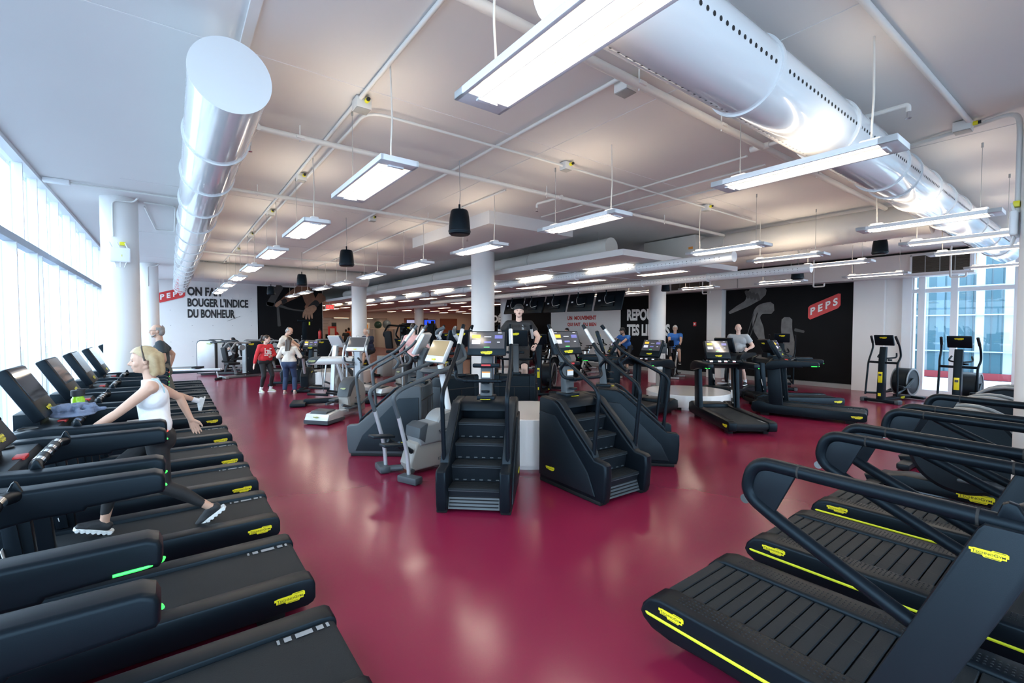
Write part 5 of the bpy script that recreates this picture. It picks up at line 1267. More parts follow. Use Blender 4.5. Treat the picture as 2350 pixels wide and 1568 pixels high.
def person(label, loc, deg, H=1.75, hip=None, hipx=0.0, lean=0, feet=None, hands=None, head=(0, 0), skin='skin', female=False, girth=1.0,
           top=('cloth_black', 'short'), bottom=('cloth_black', 'long'), shoes='shoe_black', hair=('hair_brown', 'short'), extra=None, voxel=0.011, socks=None,
           knee=None, elbow=None, footpitch=(0, 0), toe=(0, 0), yaw=0, grip=(0, 0), hero=False, group=None, sole=None):
    """One figure. +x forward, +y its left; feet/hands are (left, right) ankle and wrist targets."""
    s = H / 1.75
    t = thing('person', label, 'person', loc, deg, group)
    hz = hip if hip is not None else 0.93 * s
    P = Vector((hipx, 0, hz)); ln = R(lean)
    spine = Vector((math.sin(ln), 0, math.cos(ln)))
    fw = Vector((math.cos(ln), 0, -math.sin(ln)))
    tw = Matrix.Rotation(R(yaw), 3, 'Z')
    lat = tw @ Vector((0, 1, 0))
    sw = (0.158 if female else 0.190) * s * (girth ** 0.4)
    neckb = P + spine * 0.505 * s
    sh = [neckb + lat * sg * sw - spine * 0.045 * s for sg in (1, -1)]
    hj = [P + Vector((0, sg * 0.088 * s, -0.015)) for sg in (1, -1)]
    feet = feet or ((0.0, 0.11 * s, 0.09 * s), (0.0, -0.11 * s, 0.09 * s))
    hands = hands or ((0.06, 0.30 * s, hz - 0.08 * s), (0.06, -0.30 * s, hz - 0.08 * s))
    lt, ls, la, lf = 0.435 * s, 0.425 * s, 0.295 * s, 0.255 * s
    kn, an, el, wr = [], [], [], []
    for i, sg in enumerate((1, -1)):
        k, a = ik(hj[i], feet[i], lt, ls, knee[i] if knee else (1, 0.08 * sg, 0)); kn.append(k); an.append(a)
        e, w = ik(sh[i], hands[i], la, lf, elbow[i] if elbow else (-0.8, 0.5 * sg, -0.3)); el.append(e); wr.append(w)
    g = girth
    # head frame
    hy, hp = R(head[0]), R(head[1])
    HM = Matrix.Rotation(hy, 3, 'Z') @ Matrix.Rotation(hp, 3, 'Y')
    hb = neckb + spine * 0.055 * s + Vector((0.015, 0, 0.02 * s))
    hs = s * (0.97 if female else 1.0)
    def h(x, y, z): return hb + HM @ Vector((x, y, z)) * hs
    hc = h(0.025, 0, 0.125)
    B = MB()
    # torso
    hipw = (0.092 if female else 0.082) * s
    capsule(B, P + Vector((-.01, hipw, 0)), P + Vector((-.01, -hipw, 0)), 0.105 * s * g)
    if female or g <= 1.0:
        for sg in (1, -1): ell(B, P + Vector((-0.055 * s, sg * 0.075 * s, -0.03 * s)), (0.085 * s, 0.085 * s, 0.095 * s))
    wst = P + spine * 0.17 * s
    ww = (0.048 if female else 0.068) * s * g
    capsule(B, wst + lat * ww, wst - lat * ww, 0.092 * s * g)
    capsule(B, P, wst, 0.105 * s * g, 0.098 * s * g)
    ch = P + spine * 0.36 * s
    cw = (0.066 if female else 0.088) * s * g
    capsule(B, ch + lat * cw, ch - lat * cw, 0.105 * s * g ** 0.6)
    capsule(B, wst, ch, 0.10 * s * g, 0.108 * s * g ** 0.6)
    if g > 1.1: ell(B, P + spine * 0.15 * s + fw * 0.08 * s, (0.12 * s * g, 0.13 * s * g, 0.14 * s))
    if female:
        for sg in (1, -1): ell(B, ch + fw * 0.062 * s + lat * sg * 0.065 * s - spine * 0.015, (0.05 * s, 0.055 * s, 0.058 * s))
    tr = neckb - spine * 0.05 * s
    capsule(B, tr + lat * sw * 0.75, tr - lat * sw * 0.75, 0.062 * s)
    capsule(B, neckb - spine * 0.04 * s, h(-0.005, 0, 0.03), 0.058 * s if not female else 0.050 * s, 0.052 * s if not female else 0.045 * s)
    for i in (0, 1):
        capsule(B, tr + (sh[i] - tr) * 0.2, sh[i], 0.060 * s, 0.060 * s)
        ar = (0.047 if female else 0.055) * s * g ** 0.5
        capsule(B, sh[i], el[i], ar * 1.08, ar * 0.78)
        mid = el[i] + (wr[i] - el[i]) * 0.28
        capsule(B, el[i], mid, ar * 0.76, ar * 0.80); capsule(B, mid, wr[i], ar * 0.80, 0.026 * s)
        lr = (0.086 if female else 0.086) * s * g ** 0.5
        capsule(B, hj[i] + Vector((0, 0, -0.02)), kn[i], lr, 0.056 * s)
        mid = kn[i] + (an[i] - kn[i]) * 0.30 - (Vector((0.02, 0, 0)) * s)
        capsule(B, kn[i], mid, 0.054 * s, 0.055 * s); capsule(B, mid, an[i], 0.055 * s, 0.034 * s)
    # feet
    toes = []; ft = []
    for i in (0, 1):
        fp, ty = R(footpitch[i]), R(toe[i])
        FM = Matrix.Rotation(ty, 3, 'Z') @ Matrix.Rotation(fp, 3, 'Y')
        def f(x, y, z, i=i, FM=FM): return an[i] + FM @ Vector((x, y, z)) * s
        ft.append((f, FM)); 
        capsule(B, an[i], f(-0.03, 0, -0.05), 0.032 * s, 0.030 * s); capsule(B, f(0.0, 0, -0.03), f(0.13, 0, -0.06), 0.034 * s, 0.024 * s)
        capsule(B, f(0.10, 0.015, -0.063), f(0.15, 0.015, -0.066), 0.02 * s); capsule(B, f(0.10, -0.018, -0.063), f(0.145, -0.018, -0.066), 0.02 * s)
    # hands: palm, four fingers of unequal length, thumb from the side of the palm
    for i, sg in enumerate((1, -1)):
        d = (wr[i] - el[i]).normalized()
        side = d.cross(Vector((0, sg, 0)))
        side = side.normalized() if side.length > 0.2 else Vector((1, 0, 0))     # toward the thumb
        pn = side.cross(d).normalized()
        if pn.y * sg > 0: pn = -pn                                             # palm faces the body
        gr = R(grip[i]); curl0 = R(12) + gr
        fr = (0.0092 if hero else 0.0105) * s
        def hd(a, b, c): return wr[i] + d * a * s + side * b * s + pn * c * s
        for k, (b0, ln0) in enumerate(((0.030, 0.068), (0.010, 0.076), (-0.010, 0.070), (-0.029, 0.055))):
            k0 = hd(0.0, b0 * 0.45, 0); k1 = hd(0.085 - 0.004 * abs(k - 1), b0, 0.0)
            capsule(B, k0, k1, 0.0155 * s, 0.0125 * s, n=8)
            spread = side * (b0 * (2.0 if hero else 0.9))
            q = k1; dirv = (d + spread).normalized(); a = 0
            for seg, fr_ in ((0.45, fr), (0.32, fr * 0.92), (0.23, fr * 0.82)):
                a += curl0 * (0.7 if seg > 0.4 else 1.0)
                dd = dirv * math.cos(a) + pn * math.sin(a)
                q2 = q + dd * ln0 * seg * s; capsule(B, q, q2, fr_, fr_ * 0.92, n=8); q = q2
        a0 = hd(0.020, 0.024, 0.004); a1 = hd(0.050, 0.050, 0.014 + 0.02 * math.sin(gr)); a2 = hd(0.080, 0.056 - 0.02 * math.sin(gr), 0.022 + 0.03 * math.sin(gr)); a3 = hd(0.100, 0.056 - 0.03 * math.sin(gr), 0.026 + 0.035 * math.sin(gr))
        capsule(B, a0, a1, 0.0155 * s, 0.013 * s, n=8); capsule(B, a1, a2, fr * 1.15, fr * 1.05, n=8); capsule(B, a2, a3, fr * 1.0, fr * 0.9, n=8)
    # head
    ell(B, h(0.020, 0, 0.135), (0.098 * hs, 0.076 * hs, 0.098 * hs), HM)
    ell(B, h(0.050, 0, 0.085), (0.062 * hs, 0.060 * hs, 0.085 * hs), HM)
    ell(B, h(0.078, 0, 0.028), (0.028 * hs, 0.030 * hs, 0.022 * hs), HM)
    capsule(B, h(0.0, 0.040, 0.060), h(0.075, 0.018, 0.028), 0.020 * hs, 0.016 * hs); capsule(B, h(0.0, -0.040, 0.060), h(0.075, -0.018, 0.028), 0.020 * hs, 0.016 * hs)
    capsule(B, h(0.108, 0, 0.120), h(0.130, 0, 0.088), 0.0085 * hs, 0.0125 * hs, n=10); capsule(B, h(0.112, 0.010, 0.084), h(0.112, -0.010, 0.084), 0.010 * hs, n=8)
    capsule(B, h(0.100, 0.038, 0.136), h(0.109, 0.012, 0.136), 0.0085 * hs, n=8); capsule(B, h(0.100, -0.038, 0.136), h(0.109, -0.012, 0.136), 0.0085 * hs, n=8)
    capsule(B, h(0.105, 0.014, 0.060), h(0.105, -0.014, 0.060), 0.0085 * hs, n=8); capsule(B, h(0.101, 0.012, 0.049), h(0.101, -0.012, 0.049), 0.0085 * hs, n=8)
    for sg in (1, -1):
        ell(B, h(0.074, sg * 0.045, 0.088), (0.026 * hs, 0.02 * hs, 0.028 * hs), HM)
        ell(B, h(0.008, sg * 0.078, 0.108), (0.018 * hs, 0.011 * hs, 0.032 * hs), HM)
    body = fuse(B, 'body', skin, t, voxel=voxel * (0.62 if hero else 0.85), smooth=3)
    eb = MB()
    for sg in (1, -1): eb.ball(h(0.1015, sg * 0.031, 0.119), (0.006 * hs, 0.0105 * hs, 0.0062 * hs), 'eye_dark', 10)
    eb.build('eyes', None, t)
    bb = MB(); bm_ = hair[0] if hair else 'hair_grey'
    for sg in (1, -1): bb.tube([h(0.108, sg * 0.014, 0.1385), h(0.109, sg * 0.028, 0.1425), h(0.098, sg * 0.046, 0.1385)], 0.0032 * hs, bm_, n=6)
    bb.build('eyebrows', None, t)
    lb = MB(); lb.add(*_lips(h, hs)); lb.build('lips', 'lip', t)
    cl = 0.013 * s
    # top
    if top:
        T = MB(); mtop, kind = top[0], top[1]; hem = top[2] if len(top) > 2 else 0.02
        hp_ = P + spine * hem * s
        w0 = max(hipw * 0.9, ww)
        capsule(T, hp_ + lat * w0, hp_ - lat * w0, 0.107 * s * g + cl)
        capsule(T, wst + lat * ww, wst - lat * ww, 0.094 * s * g + cl); capsule(T, hp_, wst, 0.112 * s * g + cl, 0.10 * s * g + cl)
        capsule(T, ch + lat * cw, ch - lat * cw, 0.106 * s * g ** 0.6 + cl); capsule(T, wst, ch, 0.102 * s * g + cl, 0.110 * s * g ** 0.6 + cl)
        if g > 1.1: ell(T, P + spine * 0.15 * s + fw * 0.08 * s, (0.12 * s * g + cl, 0.13 * s * g + cl, 0.14 * s + cl))
        if female:
            for sg in (1, -1): ell(T, ch + fw * 0.062 * s + lat * sg * 0.065 * s - spine * 0.015, (0.05 * s + cl, 0.055 * s + cl, 0.058 * s + cl))
        k = 0.75 if kind != 'tank' else 0.66
        capsule(T, tr + lat * sw * k, tr - lat * sw * k, 0.062 * s + cl * 0.9)
        capsule(T, neckb - spine * 0.05 * s, neckb + spine * (0.008 if kind != 'tank' else 0.02) * s + fw * 0.004, 0.060 * s + cl, (0.062 if kind == 'tank' else 0.060) * s + cl * 0.2, flat1=True)
        if kind != 'tank':
            for i in (0, 1):
                ar = (0.047 if female else 0.055) * s * g ** 0.5
                capsule(T, tr + (sh[i] - tr) * 0.2, sh[i], 0.060 * s + cl, 0.062 * s + cl)
                if kind == 'short':
                    q = sh[i] + (el[i] - sh[i]) * 0.62; capsule(T, sh[i], q, ar * 1.1 + cl, ar * 0.98 + cl * 1.3, flat1=True)
                else:
                    capsule(T, sh[i], el[i], ar * 1.1 + cl * 1.2, ar * 0.85 + cl * 1.2)
                    q = el[i] + (wr[i] - el[i]) * 0.93; capsule(T, el[i], q, ar * 0.85 + cl * 1.2, 0.030 * s + cl * 1.1, flat1=True)
        fuse(T, top[3] if len(top) > 3 else ('tank_top' if kind == 'tank' else 'shirt' if kind == 'short' else 'sweater'), mtop, t, voxel=voxel * 0.9, smooth=6)
    if bottom:
        T = MB(); mb_, kind = bottom[0], bottom[1]; loose = bottom[2] if len(bottom) > 2 else 1.0
        cb = 0.008 * s * loose
        capsule(T, P + Vector((-.01, hipw, 0)), P + Vector((-.01, -hipw, 0)), 0.105 * s * g + cb)
        for sg in (1, -1): ell(T, P + Vector((-0.055 * s, sg * 0.075 * s, -0.03 * s)), (0.085 * s + cb, 0.085 * s + cb, 0.095 * s + cb))
        q = P + spine * (bottom[3] if len(bottom) > 3 else 0.09) * s; capsule(T, P, q, 0.108 * s * g + cb, 0.103 * s * g + cb, flat1=True)
        capsule(T, q - spine * .03 + lat * ww, q - spine * .03 - lat * ww, 0.094 * s * g + cb)
        for i in (0, 1):
            lr = 0.086 * s * g ** 0.5
            if kind == 'shorts':
                q = hj[i] + (kn[i] - hj[i]) * 0.86; capsule(T, hj[i] + Vector((0, 0, -0.02)), q, lr + cb * 1.5, 0.068 * s + cb * 2, flat1=True)
            else:
                capsule(T, hj[i] + Vector((0, 0, -0.02)), kn[i], lr + cb, 0.056 * s + cb)
                mid = kn[i] + (an[i] - kn[i]) * 0.30 - (Vector((0.02, 0, 0)) * s)
                q = an[i] + (kn[i] - an[i]) * (0.12 if kind == 'leggings' else 0.06)
                capsule(T, kn[i], mid, 0.055 * s + cb, 0.056 * s + cb); capsule(T, mid, q, 0.056 * s + cb, 0.034 * s + cb * (1 if kind == 'leggings' else 1.6), flat1=True)
        fuse(T, 'shorts' if kind == 'shorts' else 'leggings' if kind == 'leggings' else 'trousers', mb_, t, voxel=voxel * 0.9, smooth=5)
    for i in (0, 1):
        f, FM = ft[i]
        T = MB(); capsule(T, f(-0.035, 0, -0.045), f(0.0, 0, -0.040), 0.040 * s, 0.040 * s); capsule(T, f(-0.03, 0, -0.058), f(0.12, 0, -0.064), 0.038 * s, 0.033 * s)
        capsule(T, f(0.0, 0, -0.025), f(0.10, 0, -0.055), 0.036 * s, 0.032 * s); capsule(T, f(0.10, 0.016, -0.066), f(0.155, 0.012, -0.068), 0.026 * s, 0.024 * s); capsule(T, f(0.10, -0.018, -0.066), f(0.15, -0.012, -0.068), 0.026 * s, 0.024 * s)
        so = fuse(T, 'shoe', shoes, t, voxel=0.006, smooth=3)
        b = MB()
        prof = [(-0.085, -0.036), (-0.06, -0.046), (0.08, -0.048), (0.13, -0.042), (0.175, -0.02), (0.182, 0.0), (0.175, 0.02), (0.13, 0.038), (0.05, 0.034), (-0.06, 0.040), (-0.085, 0.034), (-0.095, 0)]
        b.add([f(p[0], p[1], -0.100 - (0.006 if hero else 0)) for p in prof] + [f(p[0] * 1.01, p[1] * 1.03, -0.078) for p in prof], [list(range(12)), list(range(12, 24))] + [[k, (k + 1) % 12, 12 + (k + 1) % 12, 12 + k] for k in range(12)])
        if hero:
            for k in range(7): b.cyl(f(-0.07 + k * 0.037, 0.046, -0.098), f(-0.07 + k * 0.037, -0.046, -0.098), 0.0145 * s, n=10)
        b.build('sole', sole or 'shoe_white', so)
        if socks:
            T = MB(); T.cyl(an[i] + (kn[i] - an[i]) * 0.20, an[i] + (kn[i] - an[i]) * -0.05, 0.046 * s, 0.044 * s, socks, 16); T.build('sock', None, t)
    # hair
    hm, hk = hair if hair else (None, None)
    if hk:
        T = MB()
        if hk in ('short', 'receding', 'pony', 'long', 'bun'):
            ell(T, h(0.006, 0, 0.150), (0.104 * hs, 0.084 * hs, 0.094 * hs), HM)
            if hk in ('short', 'receding'): ell(T, h(-0.028, 0, 0.105), (0.072 * hs, 0.080 * hs, 0.085 * hs), HM)
            else: ell(T, h(-0.02, 0, 0.12), (0.085 * hs, 0.083 * hs, 0.095 * hs), HM)
        if hk == 'pony':
            ell(T, h(-0.115, 0, 0.175), (0.035 * hs, 0.035 * hs, 0.04 * hs), HM); capsule(T, h(-0.13, 0, 0.17), h(-0.145, 0, 0.03), 0.036 * hs, 0.020 * hs)
        if hk == 'bun': ell(T, h(-0.115, 0, 0.12), (0.05 * hs, 0.055 * hs, 0.05 * hs), HM)
        if hk == 'long':
            for y in (-0.05, -0.02, 0.015, 0.05): capsule(T, h(-0.06, y, 0.10), h(-0.10 - abs(y) * .2, y * 1.1, -0.20 - 0.02 * (y > 0)), 0.045 * hs, 0.018 * hs)
        if hk == 'hood':
            ell(T, h(0.0, 0, 0.135), (0.108 * hs, 0.092 * hs, 0.112 * hs), HM); capsule(T, h(-0.03, 0, 0.08), h(-0.01, 0, -0.08), 0.085 * hs, 0.105 * hs)
        if hk == 'bob':
            ell(T, h(0.012, 0, 0.152), (0.117 * hs, 0.096 * hs, 0.103 * hs), HM, 20)
            for sg in (1, -1):
                capsule(T, h(0.005, sg * 0.066, 0.14), h(-0.005, sg * 0.074, 0.035), 0.034 * hs, 0.040 * hs); capsule(T, h(-0.045, sg * 0.062, 0.14), h(-0.055, sg * 0.066, 0.005), 0.046 * hs, 0.040 * hs)
            capsule(T, h(-0.08, 0.02, 0.14), h(-0.095, 0.02, 0.005), 0.055 * hs, 0.040 * hs); capsule(T, h(-0.08, -0.02, 0.14), h(-0.095, -0.02, 0.005), 0.055 * hs, 0.040 * hs)
        if T.v:
            hr = fuse(T, 'hair' if hk != 'hood' else 'head_scarf', hm, t, voxel=0.0065, smooth=4)
            # cut the face and the ears free
            me = hr.data; b = bmesh.new(); b.from_mesh(me)
            inv = HM.transposed(); kill = []
            for v in b.verts:
                q = inv @ (v.co - hb) / hs
                front = {'short': 0.07, 'receding': 0.035, 'pony': 0.082, 'long': 0.082, 'bun': 0.082, 'hood': 0.085, 'bob': 0.2}[hk]
                zl = {'short': 0.175, 'receding': 0.20, 'hood': 0.185}.get(hk, 0.185)
                cut = (q.x > front and q.z < zl) or (q.x > -0.005 and q.z < 0.125 and hk in ('short', 'receding', 'pony', 'bun', 'long')) or (hk == 'bob' and q.z < 0.192 and q.x > max(0.088 - (0.192 - q.z) * 1.25, -0.014)) or (hk == 'hood' and q.x > 0.055 and q.z > 0.0 and q.z < 0.185)
                if hk == 'receding' and q.z > 0.185 and q.x > -0.05: cut = True
                if cut: kill.append(v)
            bmesh.ops.delete(b, geom=kill, context='VERTS'); b.to_mesh(me); b.free()
        if hk == 'bald': pass
    info = dict(h=h, hs=hs, HM=HM, P=P, spine=spine, fw=fw, wr=wr, el=el, sh=sh, an=an, kn=kn, s=s, ch=ch, lat=lat, ft=ft)
    if extra:
        for e in extra: e(t, info)
    return t
def _lips(h, hs):
    b = MB(); b.ball(h(0.1085, 0, 0.0595), (0.0065 * hs, 0.020 * hs, 0.005 * hs), None, 10); b.ball(h(0.106, 0, 0.0505), (0.0065 * hs, 0.017 * hs, 0.0055 * hs), None, 10)
    return b.v, b.f
def glasses(t, I):
    h = I['h']; b = MB()
    for sg in (1, -1):
        pts = [h(0.118, sg * 0.033 + 0.022 * math.cos(a), 0.116 + 0.016 * math.sin(a)) for a in [2 * PI * k / 12 for k in range(13)]]
        b.tube(pts, 0.0022, 'ink_black', n=6); b.tube([h(0.116, sg * 0.055, 0.12), h(0.0, sg * 0.084, 0.125)], 0.002, 'ink_black', n=6)
    b.tube([h(0.119, -0.011, 0.118), h(0.119, 0.011, 0.118)], 0.002, 'ink_black', n=6); b.build('eyeglasses', None, t)
def cap(m, back=False):
    def f(t, I):
        h = I['h']; HM = I['HM']; hs = I['hs']; T = MB()
        ell(T, h(0.012, 0, 0.168), (0.108 * hs, 0.090 * hs, 0.082 * hs), HM)
        sg = -1 if back else 1
        for k in range(7):
            a = R(-45 + 15 * k); capsule(T, h(0.06 * sg, 0.05 * math.sin(a), 0.158), h(sg * (0.10 + 0.075 * math.cos(a)), 0.09 * math.sin(a), 0.145), 0.008 * hs, 0.006 * hs, n=8)
        o = fuse(T, 'cap', m, t, voxel=0.006, smooth=2)
        me = o.data; b = bmesh.new(); b.from_mesh(me); inv = HM.transposed(); hb = h(0, 0, 0)
        kill = [v for v in b.verts if (inv @ (v.co - hb)).z / hs < 0.138]
        bmesh.ops.delete(b, geom=kill, context='VERTS'); b.to_mesh(me); b.free()
    return f
def headphones(t, I):
    h = I['h']; b = MB()
    b.tube([h(0.01, 0.095, 0.11), h(0.005, 0.088, 0.19), h(0.0, 0.0, 0.250), h(0.005, -0.088, 0.19), h(0.01, -0.095, 0.11)], 0.009, 'ink_black', n=8, rad=0.07)
    for sg in (1, -1): b.cyl(h(0.01, sg * 0.078, 0.11), h(0.01, sg * 0.105, 0.11), 0.036, m='ink_black', n=18)
    b.build('headphones', None, t)
def beard(m):
    def f(t, I):
        h = I['h']; hs = I['hs']; T = MB()
        for sg in (1, -1): capsule(T, h(0.045, sg * 0.055, 0.05), h(0.08, sg * 0.026, 0.026), 0.008 * hs, 0.014 * hs)
        capsule(T, h(0.086, 0.018, 0.022), h(0.086, -0.018, 0.022), 0.020 * hs); capsule(T, h(0.112, 0.018, 0.068), h(0.112, -0.018, 0.068), 0.006 * hs, n=8)
        fuse(T, 'beard', m, t, voxel=0.005, smooth=2)
    return f
def moustache(t, I):
    h = I['h']; hs = I['hs']; b = MB(); b.ball(h(0.113, 0, 0.069), (0.006 * hs, 0.024 * hs, 0.006 * hs), 'hair_brown', 10); b.build('moustache', None, t)
def watch(i):
    def f(t, I):
        d = (I['el'][i] - I['wr'][i]).normalized(); p = I['wr'][i] + d * 0.03; b = MB()
        b.cyl(p - d * 0.013, p + d * 0.013, 0.035, m='ink_black', n=18); b.build('watch', None, t)
    return f
def chest_print(m, pts_fn):
    def f(t, I): pts_fn(t, I, m)
    return f

# blond woman walking on the treadmill; heading -x in the room
def hairband(t, I):
    h = I['h']; b = MB()
    b.tube([h(0.012, 0.098, 0.115), h(0.022, 0.090, 0.185), h(0.030, 0.05, 0.238), h(0.032, 0, 0.2535), h(0.030, -0.05, 0.238), h(0.022, -0.090, 0.185), h(0.012, -0.098, 0.115)], 0.0065, 'hair_brown', n=8, rad=0.05); b.build('hair_band', None, t)
def bra_strap(t, I):
    sh, ch, fw, sp = I['sh'][0], I['ch'], I['fw'], I['spine']; b = MB()
    b.tube([sh + Vector((-0.005, -0.020, 0.066)), sh + Vector((-0.04, -0.018, 0.060)), sh + Vector((-0.075, -0.018, 0.01)), sh + Vector((-0.085, -0.025, -0.05))], 0.005, 'strap_blue', n=8, rad=0.04); b.build('bra_strap', None, t)
def shoe_mark(t, I):
    f = I['ft'][0][0]
    for so in [c for c in t.children if c.name.startswith('shoe')]: pass
W0 = (-0.06, 4.67, 0)
person('blond woman in white sleeveless top and black leggings striding on a treadmill', W0, 180, H=1.56, hip=0.965, hipx=0.045, lean=4, female=True, hero=True, voxel=0.0085,
       feet=((-0.29, 0.10, 0.335), (0.385, -0.09, 0.325)), footpitch=(34, -20), hands=((0.47, 0.22, 1.06), (-0.19, -0.27, 1.02)), elbow=((-0.5, 0.6, -0.6), (-0.7, -0.6, -0.2)),
       head=(0, 2), skin='skin', top=('cloth_white', 'tank', 0.10), bottom=('cloth_black', 'leggings', 0.7, 0.14), shoes='shoe_black', hair=('hair_blond', 'bob'), extra=[hairband, bra_strap], knee=((1, 0, 0.1), (1, 0, 0.1)), grip=(5, -6))
person('bald-fronted man in dark tee and grey shorts striding on a far treadmill', (-0.13, 10.14, 0), 180, H=1.72, hip=1.09, lean=3, voxel=0.011,
       feet=((-0.50, 0.10, 0.50), (0.28, -0.10, 0.32)), footpitch=(75, -8), hands=((0.10, 0.30, 1.06), (-0.1, -0.3, 1.1)), top=('cloth_charcoal', 'short', -0.04), bottom=('cloth_olive', 'shorts', 1.3), shoes='shoe_white', socks='cloth_white', hair=('hair_grey', 'receding'), extra=[glasses, beard('hair_grey'), watch(0)], girth=1.06)
def print_red(t, I):
    b = MB(); c = I['ch'] - I['spine'] * 0.06; f = I['fw'] * (0.152 * I['s'] + 0.012); rr_ = random.Random(5)
    for k in range(5):
        for j in range(6):
            if rr_.random() < 0.72:
                y = -0.085 + j * 0.034; z = 0.09 - k * 0.045; w = 0.012 + rr_.random() * 0.006; hh = 0.010 + rr_.random() * 0.012
                dd = f - I['fw'] * (abs(y) ** 2 * 1.6 + max(0, -z) * 0.12)
                b.add([c + dd + I['lat'] * yy + I['spine'] * zz for yy, zz in ((y - w, z - hh), (y + w, z - hh), (y + w, z + hh), (y - w, z + hh))], [[0, 1, 2, 3]], 'label_white')
    b.build('chest_print', None, t)
person('woman in red sweatshirt and black leggings standing with brown ponytail', (2.12, 14.42, 0), -68, H=1.63, female=True, girth=1.10, feet=((0.02, 0.13, 0.09), (-0.03, -0.12, 0.09)), toe=(20, -8), hands=((0.20, 0.06, 1.02), (0.02, -0.33, 0.80)), elbow=((-0.5, 0.8, -0.2), (-0.8, -0.5, -0.2)), head=(38, 12), skin='skin_pale',
       top=('cloth_red', 'long', 0.10), bottom=('cloth_black', 'leggings', 0.9, 0.12), shoes='shoe_sage', socks='cloth_white', hair=('hair_brown', 'pony'), extra=[print_red])
person('woman in white knit sweater and blue jeans seen from behind, long dark hair', (2.58, 13.62, 0), 68, H=1.58, female=True, girth=1.12, hands=((0.24, 0.20, 1.02), (0.24, -0.20, 1.02)), head=(-8, 10), skin='skin_pale', feet=((0.02, 0.13, 0.09), (-0.02, -0.13, 0.09)),
       top=('cloth_cream', 'long', 0.08), bottom=('cloth_denim', 'long', 2.2, 0.10), shoes='shoe_taupe', hair=('hair_brown', 'long'), sole='shoe_taupe')
person('balding man in cream shirt pedalling an exercise bike', (2.95, 15.6, 0), -25, H=1.75, hip=1.08, hipx=-0.26, lean=22, feet=((0.08, 0.22, 0.31), (0.12, -0.22, 0.62)), hands=((0.36, 0.22, 1.16), (0.36, -0.22, 1.16)), head=(-15, 28), girth=1.18, grip=(45, 45),
       top=('cloth_beige', 'short', 0.0), bottom=('cloth_black', 'shorts', 1.5), shoes='shoe_black', socks='cloth_white', hair=('hair_grey', 'receding'))
person('person in black clothes and head scarf seated at a weight machine', (2.15, 22.3, 0), 165, H=1.6, hip=0.66, lean=6, female=True, feet=((0.42, 0.14, 0.10), (0.30, -0.14, 0.09)), hands=((0.36, 0.2, 0.98), (0.3, -0.24, 1.02)), skin='skin_pale',
       top=('cloth_black', 'short', -0.02), bottom=('cloth_black', 'long', 1.3), shoes='shoe_white', hair=('cloth_black', 'hood'), grip=(40, 40))
person('man in navy tee and grey hair seated beside the round white column', (5.6, 16.4, 0), 205, H=1.75, hip=0.99, hipx=-0.28, lean=12, feet=((0.25, 0.15, 0.45), (0.2, -0.15, 0.3)), hands=((0.5, 0.2, 1.15), (0.5, -0.2, 1.15)), head=(-20, 10), top=('cloth_navy', 'short'), bottom=('cloth_black', 'shorts', 1.3), shoes='shoe_black', hair=('hair_white', 'receding'), extra=[glasses], girth=1.12)
person('woman in pink and pale sweater seen from behind on a silver cross trainer', (4.37, 9.53, 0.0), 62, H=1.66, hip=1.16, female=True, feet=((0.10, 0.17, 0.42), (-0.12, -0.17, 0.33)), hands=((0.28, 0.30, 1.22), (0.30, -0.30, 1.30)), skin='skin_pale', top=('cloth_pink', 'long', 0.02), bottom=('cloth_black', 'leggings', 1.2), shoes='shoe_white', hair=('hair_black', 'bun'), grip=(40, 40))
def cap_mark(t, I):
    b = MB(); c = I['ch'] + I['lat'] * 0.085; f = I['fw'] * (0.105 * I['s'] + 0.0145)
    for z0, z1, w in ((0.085, 0.115, 0.018), (-0.005, 0.06, 0.020), (-0.09, -0.02, 0.020)):
        p = [c + f * (1 - max(0, 0.12 - abs(z0)) * .0) + I['lat'] * a + I['spine'] * z for a, z in ((-w, z0), (w, z0 - 0.012), (w if z0 < .08 else 0, z1 - .012), (-w if z0 < .08 else 0, z1))]
        b.add(p, [[0, 1, 2, 3]], 'mark_grey')
    b.build('shirt_mark', None, t)
person('tall man in black tee and backward cap climbing on a stair machine', (5.33, 6.88, 0.0), 227, H=1.83, hip=1.42, lean=6, feet=((0.10, 0.12, 0.70), (-0.06, -0.12, 0.52)), hands=((0.36, 0.33, 1.50), (0.30, -0.34, 1.48)), elbow=((-0.5, 0.8, -0.2), (-0.5, -0.8, -0.2)), head=(8, -2), skin='skin_pale', girth=1.05, voxel=0.009,
       top=('cloth_black', 'short', -0.02), bottom=('cloth_black', 'shorts', 1.4), shoes='shoe_black', hair=('hair_brown', 'short'), extra=[cap('cloth_black', True), moustache, watch(0), cap_mark], grip=(35, 35))
person('dark-haired young man in black tee standing before the white slogan panel', (15.0, 15.6, 0), 165, H=1.80, head=(0, 15), top=('cloth_black', 'short', -0.04), bottom=('cloth_black', 'long'), hair=('hair_black', 'short'), skin='skin_pale', hands=((0.25, 0.2, 1.1), (0.25, -0.2, 1.1)))
person('man in blue tee and dark cap riding a spin bike', (13.35, 10.95, 0), 185, H=1.78, hip=1.08, hipx=-0.28, lean=32, feet=((0.0, 0.17, 0.28), (0.02, -0.17, 0.60)), hands=((0.50, 0.18, 1.22), (0.50, -0.18, 1.22)), head=(0, 10), top=('cloth_blue', 'short', -0.02), bottom=('cloth_black', 'shorts', 1.3), shoes='shoe_black', hair=('hair_black', 'short'), extra=[cap('cloth_black'), headphones, beard('hair_black')], grip=(50, 50))
